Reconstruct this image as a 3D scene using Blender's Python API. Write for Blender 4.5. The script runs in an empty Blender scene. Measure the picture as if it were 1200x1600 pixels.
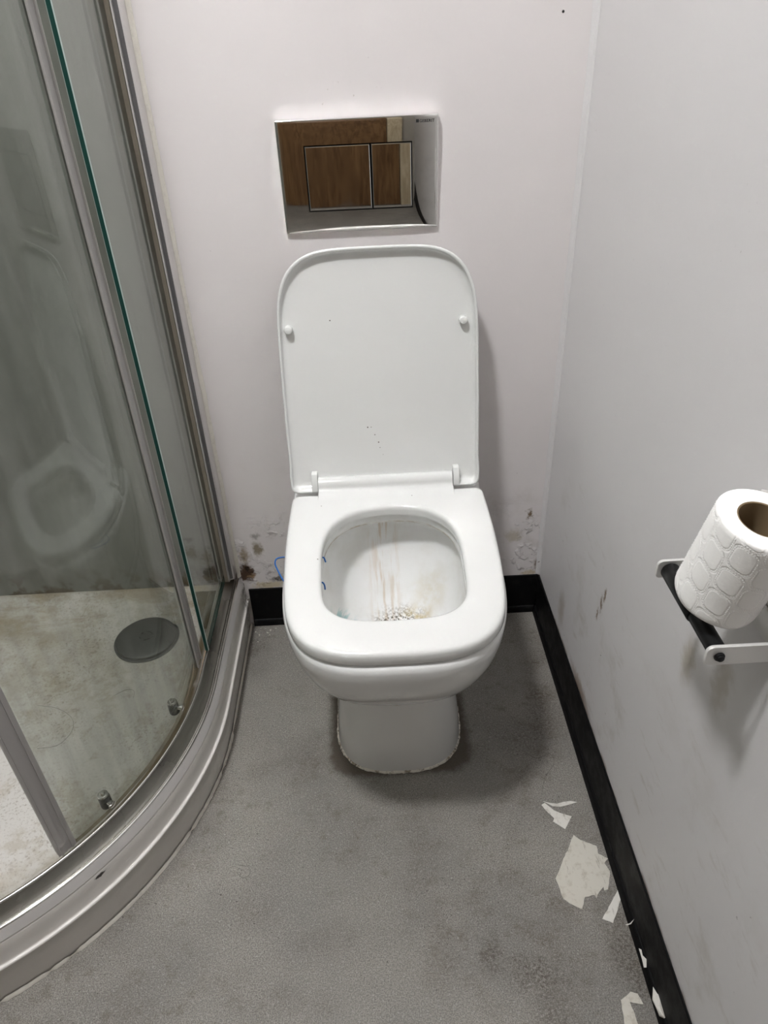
import bpy, bmesh, math, random
import numpy as np
from mathutils import Vector, Matrix, Euler
random.seed(7)
SC = bpy.context.scene
COL = SC.collection
PI = math.pi

# ------------------------------------------------------------------ camera
cd = bpy.data.cameras.new('camera')
cam = bpy.data.objects.new('camera', cd); COL.objects.link(cam)
CR = Vector((0.99867070, -0.03446112, -0.03833098))
CU = Vector((0.05104402, 0.55782451, 0.82838779))
CF = Vector((0.00716521, 0.82924318, -0.55884203))
M = Matrix.Identity(4)
for i in range(3):
    M[i][0], M[i][1], M[i][2] = CR[i], CU[i], -CF[i]
M[0][3], M[1][3], M[2][3] = 0.0, -1.2272266, 1.1169360
cam.matrix_world = M
cd.sensor_fit = 'VERTICAL'; cd.sensor_height = 36.0
cd.lens = 36.0 * 1118.2525 / 1600.0
cd.clip_start = 0.02
SC.camera = cam

# ------------------------------------------------------------------ world, exposure
w = bpy.data.worlds.new('world'); SC.world = w; w.use_nodes = True
w.node_tree.nodes['Background'].inputs[0].default_value = (0.05, 0.05, 0.05, 1)
SC.view_settings.view_transform = 'Standard'
SC.view_settings.look = 'None'
SC.view_settings.gamma = 1
SC.view_settings.use_curve_mapping = False
SC.view_settings.exposure = 0.0
SC.cycles.blur_glossy = 0.1
SC.cycles.sample_clamp_indirect = 0.0
LIGHT_POS = (-0.39, -0.88, 2.40)
LIGHT_POWER = 320.0
LIGHT_RADIUS = 0.092

# ------------------------------------------------------------------ node helpers
class NT:
    def __init__(s, name):
        s.m = bpy.data.materials.new(name); s.m.use_nodes = True
        s.t = s.m.node_tree; s.t.nodes.clear()
        s.out = s.t.nodes.new('ShaderNodeOutputMaterial')
        s._pos = None
    def n(s, kind, **kw):
        nd = s.t.nodes.new('ShaderNode' + kind)
        for k, v in kw.items(): setattr(nd, k, v)
        return nd
    def put(s, sock, v):
        if hasattr(v, 'is_output') or isinstance(v, bpy.types.NodeSocket): s.t.links.new(v, sock)
        elif isinstance(v, (tuple, list)):
            v = tuple(v)
            if sock.type == 'RGBA' and len(v) == 3: v = v + (1,)
            sock.default_value = v
        else: sock.default_value = v
    @property
    def pos(s):
        if s._pos is None: s._pos = s.n('NewGeometry').outputs['Position']
        return s._pos
    def math(s, op, a, b=0.0, c=0.0, clamp=False):
        nd = s.n('Math', operation=op, use_clamp=clamp)
        s.put(nd.inputs[0], a); s.put(nd.inputs[1], b)
        if op in ('MULTIPLY_ADD', 'SMOOTH_MIN', 'WRAP'): s.put(nd.inputs[2], c)
        return nd.outputs[0]
    def vmath(s, op, a, b=(0, 0, 0)):
        nd = s.n('VectorMath', operation=op)
        s.put(nd.inputs[0], a)
        if op == 'SCALE': s.put(nd.inputs['Scale'], b)
        else: s.put(nd.inputs[1], b)
        return nd.outputs['Value'] if op in ('LENGTH', 'DISTANCE', 'DOT_PRODUCT') else nd.outputs['Vector']
    def xyz(s, v):
        nd = s.n('SeparateXYZ'); s.put(nd.inputs[0], v); return nd.outputs
    def comb(s, x, y, z):
        nd = s.n('CombineXYZ'); s.put(nd.inputs[0], x); s.put(nd.inputs[1], y); s.put(nd.inputs[2], z); return nd.outputs[0]
    def ramp(s, v, a, b, lo=0.0, hi=1.0, smooth=True):
        nd = s.n('MapRange'); nd.clamp = True
        nd.interpolation_type = 'SMOOTHSTEP' if smooth else 'LINEAR'
        for i, q in enumerate((v, a, b, lo, hi)): s.put(nd.inputs[i], q)
        return nd.outputs[0]
    def noise(s, scale, detail=3.0, rough=0.55, vec=None, dist=0.0, offset=None):
        nd = s.n('TexNoise')
        v = s.pos if vec is None else vec
        if offset is not None: v = s.vmath('ADD', v, offset)
        s.put(nd.inputs['Vector'], v); nd.inputs['Scale'].default_value = scale
        nd.inputs['Detail'].default_value = detail; nd.inputs['Roughness'].default_value = rough
        nd.inputs['Distortion'].default_value = dist
        return nd.outputs[0]
    def mix(s, f, a, b, blend='MIX'):
        nd = s.n('Mix', data_type='RGBA', blend_type=blend); nd.clamp_factor = True
        s.put(nd.inputs[0], f); s.put(nd.inputs[6], a); s.put(nd.inputs[7], b)
        return nd.outputs[2]
    def spot(s, p, r0, r1, warp=0.0, wscale=60.0, sq=(1, 1, 1)):
        v = s.vmath('SUBTRACT', s.pos, p)
        if warp:
            nd = s.n('TexNoise'); s.put(nd.inputs['Vector'], s.pos); nd.inputs['Scale'].default_value = wscale
            nd.inputs['Detail'].default_value = 5.0; nd.inputs['Roughness'].default_value = 0.68
            wv = s.vmath('SCALE', s.vmath('SUBTRACT', nd.outputs['Color'], (0.5, 0.5, 0.5)), warp * 1.6)
            v = s.vmath('ADD', v, wv)
        v = s.vmath('MULTIPLY', v, sq)
        d = s.vmath('LENGTH', v)
        return s.ramp(d, r0, r1, 1.0, 0.0)
    def bump(s, h, strength=0.2, dist=0.002, normal=None):
        nd = s.n('Bump'); nd.inputs['Strength'].default_value = strength; nd.inputs['Distance'].default_value = dist
        s.put(nd.inputs['Height'], h)
        if normal is not None: s.put(nd.inputs['Normal'], normal)
        return nd.outputs[0]
    def pbsdf(s, color=(0.8, 0.8, 0.8), rough=0.5, metal=0.0, normal=None, coat=0.0, spec=None, **kw):
        nd = s.n('BsdfPrincipled')
        s.put(nd.inputs['Base Color'], color); s.put(nd.inputs['Roughness'], rough); s.put(nd.inputs['Metallic'], metal)
        if normal is not None: s.put(nd.inputs['Normal'], normal)
        if coat: nd.inputs['Coat Weight'].default_value = coat; nd.inputs['Coat Roughness'].default_value = 0.06
        if spec is not None: s.put(nd.inputs['Specular IOR Level'], spec)
        for k, v in kw.items(): s.put(nd.inputs[k], v)
        return nd.outputs[0]
    def done(s, sh):
        s.t.links.new(sh, s.out.inputs[0]); return s.m

def simple(name, color, rough=0.5, metal=0.0, coat=0.0, var=0.05, vscale=40.0, bump=0.0, bscale=300.0, spec=None):
    t = NT(name)
    nz = t.noise(vscale, 4.0)
    c = t.mix(nz, tuple(max(0, q * (1 - var)) for q in color), tuple(min(1, q * (1 + var)) for q in color))
    nrm = t.bump(t.noise(bscale, 3.0), bump, 0.001) if bump else None
    r = t.math('ADD', rough, t.math('MULTIPLY', t.math('SUBTRACT', nz, 0.5), 0.12 if rough > 0.1 else 0.03))
    return t.done(t.pbsdf(c, r, metal, nrm, coat, spec))

# ------------------------------------------------------------------ mesh helpers
def obj(name, bm, mat, parent=None, smooth=True, auto=40, normals=True):
    if normals: bmesh.ops.recalc_face_normals(bm, faces=bm.faces[:])
    me = bpy.data.meshes.new(name); bm.to_mesh(me); bm.free()
    for m_ in (mat if isinstance(mat, (list, tuple)) else [mat]): me.materials.append(m_)
    if smooth:
        me.polygons.foreach_set('use_smooth', [True] * len(me.polygons))
        if auto: me.set_sharp_from_angle(angle=math.radians(auto))
    o = bpy.data.objects.new(name, me); COL.objects.link(o)
    if parent is not None:
        o.parent = parent
        o.matrix_parent_inverse = parent.matrix_world.inverted()
    return o
def empty(name, loc=(0, 0, 0)):
    o = bpy.data.objects.new(name, None); COL.objects.link(o)
    o.matrix_world = Matrix.Translation(loc); o.empty_display_size = 0.05
    return o
def tag(o, label, cat, group=None):
    o['label'] = label; o['category'] = cat
    if group: o['group'] = group
    return o
def struct(o, label=None):
    o['kind'] = 'structure'
    if label: o['label'] = label
    return o
def box(bm, x0, x1, y0, y1, z0, z1, bev=0.0, seg=2):
    r = bmesh.ops.create_cube(bm, size=1.0)
    vs = r['verts']
    bmesh.ops.scale(bm, vec=(x1 - x0, y1 - y0, z1 - z0), verts=vs)
    bmesh.ops.translate(bm, vec=((x0 + x1) / 2, (y0 + y1) / 2, (z0 + z1) / 2), verts=vs)
    if bev:
        es = list({e for v in vs for e in v.link_edges})
        bmesh.ops.bevel(bm, geom=es, offset=bev, segments=seg, affect='EDGES', profile=0.5)
def loft(bm, rings, closed=True, cap0=False, cap1=False, wrap=False, mat=None):
    vr = [[bm.verts.new(p) for p in r] for r in rings]
    n = len(rings[0]); fs = []
    pairs = list(zip(vr, vr[1:])) + ([(vr[-1], vr[0])] if wrap else [])
    for a, b in pairs:
        for i in range(n if closed else n - 1):
            j = (i + 1) % n
            fs.append(bm.faces.new((a[i], a[j], b[j], b[i])))
    for flag, r in ((cap0, vr[0]), (cap1, vr[-1])):
        if flag:
            c = bm.verts.new(sum((v.co for v in r), Vector()) / n)
            for i in range(n):
                fs.append(bm.faces.new((r[i], r[(i + 1) % n], c)))
    if mat is not None:
        for f in fs: f.material_index = mat
    return vr
def tube(bm, pts, r, seg=10, cap=True, closed=False):
    pts = [Vector(p) for p in pts]; n = len(pts)
    rad = r if isinstance(r, (list, tuple)) else [r] * n
    rings = []; prev = None
    for i, p in enumerate(pts):
        t = (pts[(i + 1) % n] - pts[i - 1]) if closed else (pts[min(i + 1, n - 1)] - pts[max(i - 1, 0)])
        t.normalize()
        if prev is None:
            prev = t.orthogonal().normalized()
        prev = (prev - t * prev.dot(t)).normalized(); b = t.cross(prev)
        rings.append([p + rad[i] * (math.cos(2 * PI * k / seg) * prev + math.sin(2 * PI * k / seg) * b) for k in range(seg)])
    loft(bm, rings, True, cap and not closed, cap and not closed, wrap=closed)
def lathe(bm, prof, origin=(0, 0, 0), axis=(0, 0, 1), seg=32, cap=True):
    ax = Vector(axis).normalized(); u = ax.orthogonal().normalized(); v = ax.cross(u); o = Vector(origin)
    rings = [[o + ax * h + r * (math.cos(2 * PI * k / seg) * u + math.sin(2 * PI * k / seg) * v) for k in range(seg)] for r, h in prof]
    loft(bm, rings, True, cap and prof[0][0] > 1e-6, cap and prof[-1][0] > 1e-6)
def spline(pts, n):
    P = [Vector(p) for p in pts]; out = []
    P = [2 * P[0] - P[1]] + P + [2 * P[-1] - P[-2]]
    for i in range(1, len(P) - 2):
        for k in range(n):
            t = k / n; a, b, c, d = P[i - 1], P[i], P[i + 1], P[i + 2]
            out.append(0.5 * ((2 * b) + (c - a) * t + (2 * a - 5 * b + 4 * c - d) * t * t + (3 * b - a - 3 * c + d) * t ** 3))
    out.append(P[-2]); return out
def mirror_half(half, cx):
    """half: list of (half width, y) from the front centre to the rear centre -> closed outline."""
    s = [(p[0], p[1]) for p in half]
    right = [(cx + a, b) for a, b in s]
    left = [(cx - a, b) for a, b in reversed(s)]
    out = right + left
    cl = [out[0]]
    for q in out[1:]:
        if math.hypot(q[0] - cl[-1][0], q[1] - cl[-1][1]) > 1e-5: cl.append(q)
    if math.hypot(cl[0][0] - cl[-1][0], cl[0][1] - cl[-1][1]) < 1e-5: cl.pop()
    return cl
def polar(outline, c, angles):
    """Intersect rays from c with the closed outline."""
    A = np.array(outline); B = np.roll(A, -1, axis=0); out = []
    for t in angles:
        d = np.array((math.cos(t), math.sin(t)))
        best = 0
        e = B - A; den = d[0] * e[:, 1] - d[1] * e[:, 0]
        den = np.where(abs(den) < 1e-12, 1e-12, den)
        q = A - np.array(c)
        s = (q[:, 0] * e[:, 1] - q[:, 1] * e[:, 0]) / den
        k = (q[:, 0] * d[1] - q[:, 1] * d[0]) / den
        ok = (k >= -1e-9) & (k <= 1 + 1e-9) & (s > 0)
        best = s[ok].max() if ok.any() else 0.01
        out.append((c[0] + d[0] * best, c[1] + d[1] * best))
    return out
def offset_ring(ring, d):
    """Move a closed 2-D ring inwards by d (counter-clockwise rings)."""
    A = np.array(ring); t = np.roll(A, -1, axis=0) - np.roll(A, 1, axis=0)
    t /= np.maximum(np.linalg.norm(t, axis=1)[:, None], 1e-9)
    nrm = np.stack([-t[:, 1], t[:, 0]], -1)
    return [tuple(q) for q in A + nrm * d]

# ------------------------------------------------------------------ materials
def wall_paint(name, base, right=False, shower=False):
    t = NT(name)
    x, y, z = t.xyz(t.pos)
    big = t.noise(2.2, 3.0); fine = t.noise(900.0, 2.0); mid = t.noise(70.0, 3.0)
    c = t.mix(big, tuple(q * 0.965 for q in base), tuple(min(1, q * 1.02) for q in base))
    # scattered grubby patches, denser low on the wall
    low = t.ramp(z, 0.10, 0.55, 1.0, 0.0)
    grime = t.math('MULTIPLY', t.ramp(t.noise(9.0, 5.0, 0.65), 0.52, 0.74), low)
    c = t.mix(t.math('MULTIPLY', grime, 0.45), c, (0.33, 0.29, 0.22))
    specks = t.math('MULTIPLY', t.ramp(t.noise(140.0, 2.0, 0.5), 0.73, 0.79), t.ramp(t.noise(7.0, 2.0, offset=(3, 1, 2)), 0.5, 0.62))
    c = t.mix(t.math('MULTIPLY', specks, t.math('ADD', 0.2, low)), c, (0.09, 0.07, 0.05))
    h = t.math('ADD', t.math('MULTIPLY', mid, 0.5), t.math('MULTIPLY', fine, 0.12))
    if right:
        # scuffs and stains that belong to this wall
        scuff = t.math('MULTIPLY', t.ramp(t.noise(26.0, 6.0, 0.7, vec=t.vmath('MULTIPLY', t.pos, (1, 0.45, 1.4))), 0.56, 0.70),
                       t.math('MULTIPLY', t.ramp(y, -0.05, -0.2), t.ramp(z, 0.62, 0.2)))
        c = t.mix(t.math('MULTIPLY', scuff, 0.28), c, (0.30, 0.25, 0.18))
        for p, a, b, sq, col, k in [((0.348, -0.380, 0.368), 0.004, 0.011, (1, 1.5, 0.55), (0.16, 0.10, 0.045), 0.9),
                             ((0.348, -0.371, 0.340), 0.003, 0.010, (1, 1.5, 0.45), (0.15, 0.095, 0.045), 0.9),
                             ((0.348, -0.363, 0.312), 0.002, 0.009, (1, 1.6, 0.45), (0.17, 0.11, 0.05), 0.9),
                             ((0.348, -0.649, 0.501), 0.004, 0.030, (1, 1.3, 0.6), (0.33, 0.27, 0.16), 0.5),
                             ((0.348, -0.72, 0.54), 0.006, 0.040, (1, 1.6, 0.6), (0.34, 0.29, 0.2), 0.45),
                             ((0.348, -0.62, 0.59), 0.004, 0.028, (1, 1.5, 0.6), (0.36, 0.31, 0.2), 0.4),
                             ((0.348, -0.18, 0.16), 0.004, 0.03, (1, 1.0, 0.5), (0.25, 0.19, 0.12), 0.5),
                             ((0.348, -0.34, 0.112), 0.006, 0.03, (1, 0.35, 1.3), (0.2, 0.13, 0.07), 0.7)]:
            c = t.mix(t.math('MULTIPLY', t.spot(p, a, b, 0.02, 70.0, sq), k), c, col)
        edge = t.math('MULTIPLY', t.ramp(z, 0.102, 0.114, 1.0, 0.0), t.ramp(t.noise(30.0, 4.0), 0.4, 0.6))
        c = t.mix(t.math('MULTIPLY', edge, 0.7), c, (0.16, 0.10, 0.05))
    else:
        peel = t.math('MULTIPLY', t.math('MULTIPLY', t.ramp(t.noise(55.0, 5.0, 0.6), 0.51, 0.57), t.ramp(t.noise(16.0, 3.0, offset=(3, 7, 5)), 0.44, 0.58)), t.ramp(z, 0.20, 0.34, 1.0, 0.0))
        h = t.math('ADD', h, t.math('MULTIPLY', peel, 3.0))
        for p, a, b, sq, col, k in [((-0.294, 0, 0.149), 0.012, 0.022, (1.0, 1, 0.70), (0.060, 0.027, 0.010), 0.97), ((-0.284, 0, 0.139), 0.003, 0.013, (1.0, 1, 1.5), (0.30, 0.20, 0.11), 0.8), ((-0.291, 0, 0.159), 0.002, 0.010, (1, 1, 1.4), (0.015, 0.008, 0.004), 0.9),
                             ((-0.262, 0, 0.211), 0.004, 0.022, (1.3, 1, 0.85), (0.20, 0.155, 0.085), 0.85),
                             ((-0.292, 0, 0.195), 0.004, 0.024, (1.8, 1, 0.7), (0.27, 0.20, 0.11), 0.8),
                             ((-0.250, 0, 0.112), 0.006, 0.014, (0.3, 1, 1), (0.60, 0.52, 0.36), 0.85),
                             ((-0.228, 0, 0.129), 0.003, 0.012, (0.6, 1, 1), (0.05, 0.04, 0.03), 0.9),
                             ((-0.262, 0, 0.245), 0.002, 0.012, (0.8, 1, 1), (0.12, 0.10, 0.08), 0.6),
                             ((0.315, 0, 0.266), 0.003, 0.011, (1.1, 1, 0.7), (0.14, 0.085, 0.035), 0.95),
                             ((0.283, 0, 0.212), 0.005, 0.028, (1, 1, 1.2), (0.36, 0.31, 0.19), 0.55),
                             ((0.344, 0, 0.132), 0.004, 0.018, (1.2, 1, 0.7), (0.13, 0.075, 0.03), 0.9),
                             ((0.325, 0, 0.108), 0.003, 0.010, (0.35, 1, 1), (0.5, 0.42, 0.28), 0.8),
                             ((0.297, 0, 1.128), 0.0014, 0.0024, (1, 1, 1), (0.01, 0.01, 0.01), 1.0)]:
            c = t.mix(t.math('MULTIPLY', t.spot(p, a, b, 0.022 if b > 0.005 else 0.0, 85.0, sq), k), c, col)
        # a crack and lumps right of the pan
        cr = t.spot((0.272, 0, 0.244), 0.01, 0.05, 0.02, 60.0, (1, 1, 1.7))
        h = t.math('ADD', h, t.math('MULTIPLY', cr, t.math('MULTIPLY', t.noise(75.0, 5.0, 0.7), 3.0)))
        # chips in the paint around the top of the flush plate
        ch = t.math('MULTIPLY', t.ramp(t.noise(120.0, 3.0, 0.6), 0.66, 0.72), t.spot((-0.02, 0, 1.03), 0.05, 0.11, sq=(0.8, 1, 2.5)))
        c = t.mix(t.math('MULTIPLY', ch, 0.6), c, (0.42, 0.38, 0.33))
    nrm = t.bump(h, 0.22, 0.002)
    if not right: nrm = t.bump(t.math('MULTIPLY', peel, t.ramp(t.math('ABSOLUTE', t.math('SUBTRACT', x, 0.02)), 0.15, 0.2)), 0.42, 0.003, nrm)
    return t.done(t.pbsdf(c, t.ramp(big, 0.3, 0.7, 0.36, 0.46), 0.0, nrm, spec=0.35))
M_WALL = wall_paint('wall_paint', (0.72, 0.685, 0.68))
M_WALLR = wall_paint('wall_paint_scuffed', (0.68, 0.665, 0.665), right=True)
M_WALLF = simple('greige_wall_paint', (0.34, 0.31, 0.27), 0.6, bump=0.05)
M_CEIL = simple('ceiling_paint', (0.78, 0.76, 0.74), 0.7)
M_PANEL = None
def shower_panel():
    t = NT('shower_panel')
    st = t.noise(6.0, 5.0, 0.65, vec=t.vmath('MULTIPLY', t.pos, (1, 1, 0.3)))
    c = t.mix(t.ramp(st, 0.35, 0.7), (0.20, 0.205, 0.185), (0.30, 0.305, 0.285))
    x, y, z = t.xyz(t.pos)
    c = t.mix(t.math('MULTIPLY', t.ramp(z, 0.12, 0.2, 1.0, 0.0), t.ramp(t.noise(30.0, 4.0), 0.45, 0.6)), c, (0.12, 0.09, 0.05))
    c = t.mix(t.spot((-0.352, -0.006, 0.165), 0.006, 0.026, 0.02, 120.0), c, (0.06, 0.025, 0.01))
    return t.done(t.pbsdf(c, 0.35))
M_PANEL = shower_panel()
def floor_mat():
    t = NT('grey_safety_vinyl')
    x, y, z = t.xyz(t.pos)
    sp = t.noise(560.0, 2.0, 0.6); sp2 = t.noise(300.0, 3.0, 0.7)
    big = t.noise(4.5, 5.0, 0.6); mid = t.noise(11.0, 6.0, 0.65, offset=(5, 2, 0))
    c = t.mix(t.ramp(big, 0.3, 0.7), (0.232, 0.220, 0.199), (0.308, 0.287, 0.256))
    c = t.mix(t.math('MULTIPLY', t.ramp(sp, 0.40, 0.60, 1, 0), 0.66), c, (0.090, 0.085, 0.076))
    c = t.mix(t.math('MULTIPLY', t.ramp(sp2, 0.55, 0.68), 0.5), c, (0.44, 0.43, 0.40))
    # brown ground-in dirt, thicker towards the right wall
    right = t.ramp(x, -0.15, 0.33, 0.45, 1.0)
    d = t.math('MULTIPLY', t.ramp(mid, 0.48, 0.70), right)
    d = t.math('MULTIPLY', d, t.ramp(t.noise(190.0, 4.0, 0.7), 0.35, 0.62))
    c = t.mix(t.math('MULTIPLY', d, 0.8), c, (0.085, 0.063, 0.040))
    web = t.math('MULTIPLY', t.ramp(t.noise(38.0, 6.0, 0.75, offset=(2, 9, 1)), 0.52, 0.66), t.ramp(t.noise(3.5, 3.0, offset=(8, 1, 0)), 0.42, 0.6))
    c = t.mix(t.math('MULTIPLY', web, 0.55), c, (0.10, 0.080, 0.055))
    for p, a, b, sq, k in [((0.19, -0.76, 0), 0.005, 0.045, (0.7, 1, 1), 0.8), ((0.13, -0.73, 0), 0.003, 0.035, (1.2, 0.8, 1), 0.75),
                           ((0.20, -0.82, 0), 0.01, 0.05, (1, 1, 1), 0.6), ((0.33, -0.74, 0), 0.01, 0.05, (1, 0.5, 1), 0.8),
                           ((-0.16, -0.36, 0), 0.01, 0.09, (1, 1, 1), 0.35), ((0.25, -0.35, 0), 0.01, 0.1, (1, 1, 1), 0.45),
                           ((-0.29, -0.07, 0), 0.01, 0.05, (1, 1, 1), 0.6), ((0.31, -0.30, 0), 0.01, 0.06, (1, 0.7, 1), 0.5)]:
        q = t.math('MULTIPLY', t.spot(p, a, b, 0.05, 40.0, sq), t.ramp(t.noise(230.0, 4.0, 0.75), 0.38, 0.62))
        c = t.mix(t.math('MULTIPLY', q, k), c, (0.055, 0.042, 0.028))
    # dirt line around the foot of the pan
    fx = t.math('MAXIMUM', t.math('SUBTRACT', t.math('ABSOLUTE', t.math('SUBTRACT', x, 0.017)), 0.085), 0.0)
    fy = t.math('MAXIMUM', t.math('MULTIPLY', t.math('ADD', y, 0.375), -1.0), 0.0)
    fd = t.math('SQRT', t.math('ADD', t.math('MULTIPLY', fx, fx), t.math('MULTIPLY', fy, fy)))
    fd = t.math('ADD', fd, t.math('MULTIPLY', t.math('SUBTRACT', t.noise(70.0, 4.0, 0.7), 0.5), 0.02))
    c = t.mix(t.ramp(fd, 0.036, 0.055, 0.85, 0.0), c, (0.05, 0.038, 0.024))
    frk = t.math('MULTIPLY', t.ramp(t.noise(260.0, 2.0, 0.5, offset=(6, 1, 2)), 0.64, 0.70), t.ramp(t.noise(6.0, 4.0, offset=(1, 5, 0)), 0.42, 0.62))
    c = t.mix(t.math('MULTIPLY', frk, 0.75), c, (0.045, 0.038, 0.030))
    dark = t.ramp(t.noise(95.0, 2.0, 0.5, offset=(1, 7, 3)), 0.77, 0.80)
    c = t.mix(t.math('MULTIPLY', dark, 0.8), c, (0.03, 0.027, 0.022))
    nrm = t.bump(t.math('ADD', sp, t.math('MULTIPLY', sp2, 0.6)), 0.30, 0.0012)
    return t.done(t.pbsdf(c, 0.48, 0.0, nrm, spec=0.4))
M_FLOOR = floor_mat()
def skirting_mat():
    t = NT('black_skirting')
    nz = t.noise(40.0, 4.0, 0.65)
    c = t.mix(t.ramp(nz, 0.5, 0.75), (0.004, 0.004, 0.0045), (0.012, 0.0115, 0.011))
    return t.done(t.pbsdf(c, t.ramp(nz, 0.3, 0.7, 0.45, 0.6), spec=0.12))
M_SKIRT = skirting_mat()

def ceramic(bowl):
    t = NT('stained_bowl_china' if bowl else 'white_vitreous_china')
    x, y, z = t.xyz(t.pos)
    c = t.mix(t.noise(6.0, 3.0), (0.77, 0.775, 0.765), (0.81, 0.815, 0.805))
    if not bowl: return t.done(t.pbsdf(c, 0.12, 0.0, None, 0.3))
    inside = 1.0
    sv = t.vmath('MULTIPLY', t.pos, (1.0, 0.10, 0.10))
    st = t.math('MULTIPLY', t.ramp(t.noise(120.0, 3.0, 0.6, vec=sv), 0.47, 0.62), t.ramp(t.math('ABSOLUTE', t.math('ADD', x, -0.005)), 0.04, 0.0))
    st = t.math('MULTIPLY', st, t.ramp(z, 0.385, 0.375))
    c = t.mix(t.math('MULTIPLY', t.math('MULTIPLY', st, inside), 0.6), c, (0.50, 0.37, 0.24))
    haze = t.math('MULTIPLY', t.ramp(t.noise(20.0, 4.0), 0.4, 0.7), inside)
    c = t.mix(t.math('MULTIPLY', haze, 0.25), c, (0.55, 0.52, 0.44))
    ln = t.math('MULTIPLY', t.math('MULTIPLY', t.ramp(t.math('ABSOLUTE', t.math('SUBTRACT', z, 0.387)), 0.006, 0.001), inside), t.ramp(t.noise(25.0, 3.0), 0.36, 0.6))
    c = t.mix(t.math('MULTIPLY', ln, 0.75), c, (0.35, 0.25, 0.11))
    for p, a, b, sq, k, col in [((0.030, -0.262, 0.225), 0.008, 0.042, (0.6, 1, 1), 0.95, (0.10, 0.065, 0.03)),
                                ((0.060, -0.262, 0.230), 0.008, 0.036, (0.8, 1, 1), 0.85, (0.52, 0.42, 0.22)),
                                ((0.085, -0.23, 0.265), 0.01, 0.05, (1, 1, 0.8), 0.35, (0.58, 0.5, 0.34)),
                                ((0.022, -0.262, 0.214), 0.006, 0.03, (0.55, 1, 1), 0.95, (0.02, 0.015, 0.01))]:
        gate = t.ramp(t.noise(240.0, 4.0, 0.7), 0.44, 0.58) if col[0] < 0.2 else t.ramp(t.noise(50.0, 4.0, 0.65), 0.30, 0.62)
        q = t.math('MULTIPLY', t.spot(p, a, b, 0.016, 60.0, sq), gate)
        c = t.mix(t.math('MULTIPLY', q, k), c, col)
    teal = t.math('MULTIPLY', t.spot((-0.082, -0.295, 0.245), 0.016, 0.05, 0.0, 60.0, (0.7, 1, 1)), t.ramp(t.noise(90.0, 3.0, 0.6, vec=t.vmath('MULTIPLY', t.pos, (0.3, 0.3, 1.5))), 0.48, 0.58))
    c = t.mix(t.math('MULTIPLY', teal, 0.8), c, (0.22, 0.50, 0.50))
    return t.done(t.pbsdf(c, 0.27, 0.0, None))
M_CHINA = ceramic(False); M_BOWL = ceramic(True)
def seat_plastic():
    t = NT('white_seat_plastic')
    nz = t.noise(5.0, 3.0)
    c = t.mix(nz, (0.725, 0.73, 0.715), (0.755, 0.76, 0.745))
    for p, r in [((-0.012, -0.10, 0.536), 0.0014), ((-0.006, -0.10, 0.536), 0.001), ((0.000, -0.103, 0.522), 0.0012), ((0.006, -0.105, 0.508), 0.0014),
                 ((0.008, -0.107, 0.498), 0.001), ((0.013, -0.11, 0.485), 0.0009), ((-0.065, -0.065, 0.72), 0.0012), ((-0.10, -0.33, 0.43), 0.0012), ((-0.10, -0.18, 0.43), 0.001), ((0.06, -0.16, 0.43), 0.0011)]:
        c = t.mix(t.spot(p, r * 0.55, r * 1.25, sq=(1, 0.12, 1) if p[2] > 0.45 else (1, 1, 0.1)), c, (0.10, 0.08, 0.06))
    return t.done(t.pbsdf(c, 0.16, 0.0, None, 0.3))
M_SEAT = seat_plastic()
def sealant(name, dirt=0.5):
    t = NT(name)
    nz = t.noise(60.0, 5.0, 0.7)
    c = t.mix(t.math('MULTIPLY', t.ramp(nz, 0.48, 0.62), dirt), (0.74, 0.71, 0.64), (0.14, 0.095, 0.045))
    c = t.mix(t.math('MULTIPLY', t.ramp(t.noise(110.0, 3.0, 0.6, offset=(2, 0, 4)), 0.60, 0.66), dirt), c, (0.03, 0.025, 0.02))
    return t.done(t.pbsdf(c, 0.5, 0.0, t.bump(nz, 0.4, 0.002)))
M_SEALANT = sealant('grubby_sealant', 0.75)
M_SEALANT_CLEAN = sealant('white_sealant', 0.08)
def chrome(name, rough=0.06, tint=(0.80, 0.79, 0.77), smudge=0.12):
    t = NT(name)
    nz = t.noise(18.0, 5.0, 0.65); st = t.noise(35.0, 4.0, 0.6, vec=t.vmath('MULTIPLY', t.pos, (1, 1, 0.25)))
    r = t.ramp(st, 0.4, 0.75, rough, rough + smudge)
    c = t.mix(t.ramp(nz, 0.45, 0.75), tint, tuple(q * 0.86 for q in tint))
    return t.done(t.pbsdf(c, r, 1.0))
M_CHROME = chrome('smudged_chrome', 0.015, (0.74, 0.73, 0.71), smudge=0.07)
def rail_mat():
    t = NT('polished_aluminium')
    nz = t.noise(30.0, 4.0, 0.6)
    c = t.mix(t.ramp(nz, 0.4, 0.75), (0.70, 0.685, 0.66), (0.62, 0.60, 0.57))
    return t.done(t.pbsdf(c, t.ramp(nz, 0.3, 0.8, 0.19, 0.23), 1.0))
M_ALU = rail_mat()
M_RAILFACE = simple('satin_rail_face', (0.60, 0.58, 0.565), 0.38, 0.25, var=0.02)
M_TROUGH = simple('dull_rail_trough', (0.36, 0.35, 0.315), 0.27, 0.9, var=0.01, vscale=6.0)
M_CHROME_PLAIN = simple('plain_chrome_edge', (0.90, 0.90, 0.89), 0.015, 1.0)
M_ALU2 = simple('wall_profile_aluminium', (0.72, 0.70, 0.69), 0.35, 0.6)
M_DARKGAP = simple('black_gap', (0.006, 0.006, 0.006), 0.6)
M_LETTER = simple('dark_grey_print', (0.035, 0.035, 0.035), 0.6, spec=0.1)
M_BLACKMETAL = simple('satin_black_bar', (0.006, 0.006, 0.0065), 0.4, bump=0.03, spec=0.2)
M_ARM = simple('brushed_pale_metal', (0.70, 0.69, 0.67), 0.42, 0.35)
M_BLUE = simple('blue_plastic', (0.02, 0.13, 0.42), 0.35)
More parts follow.
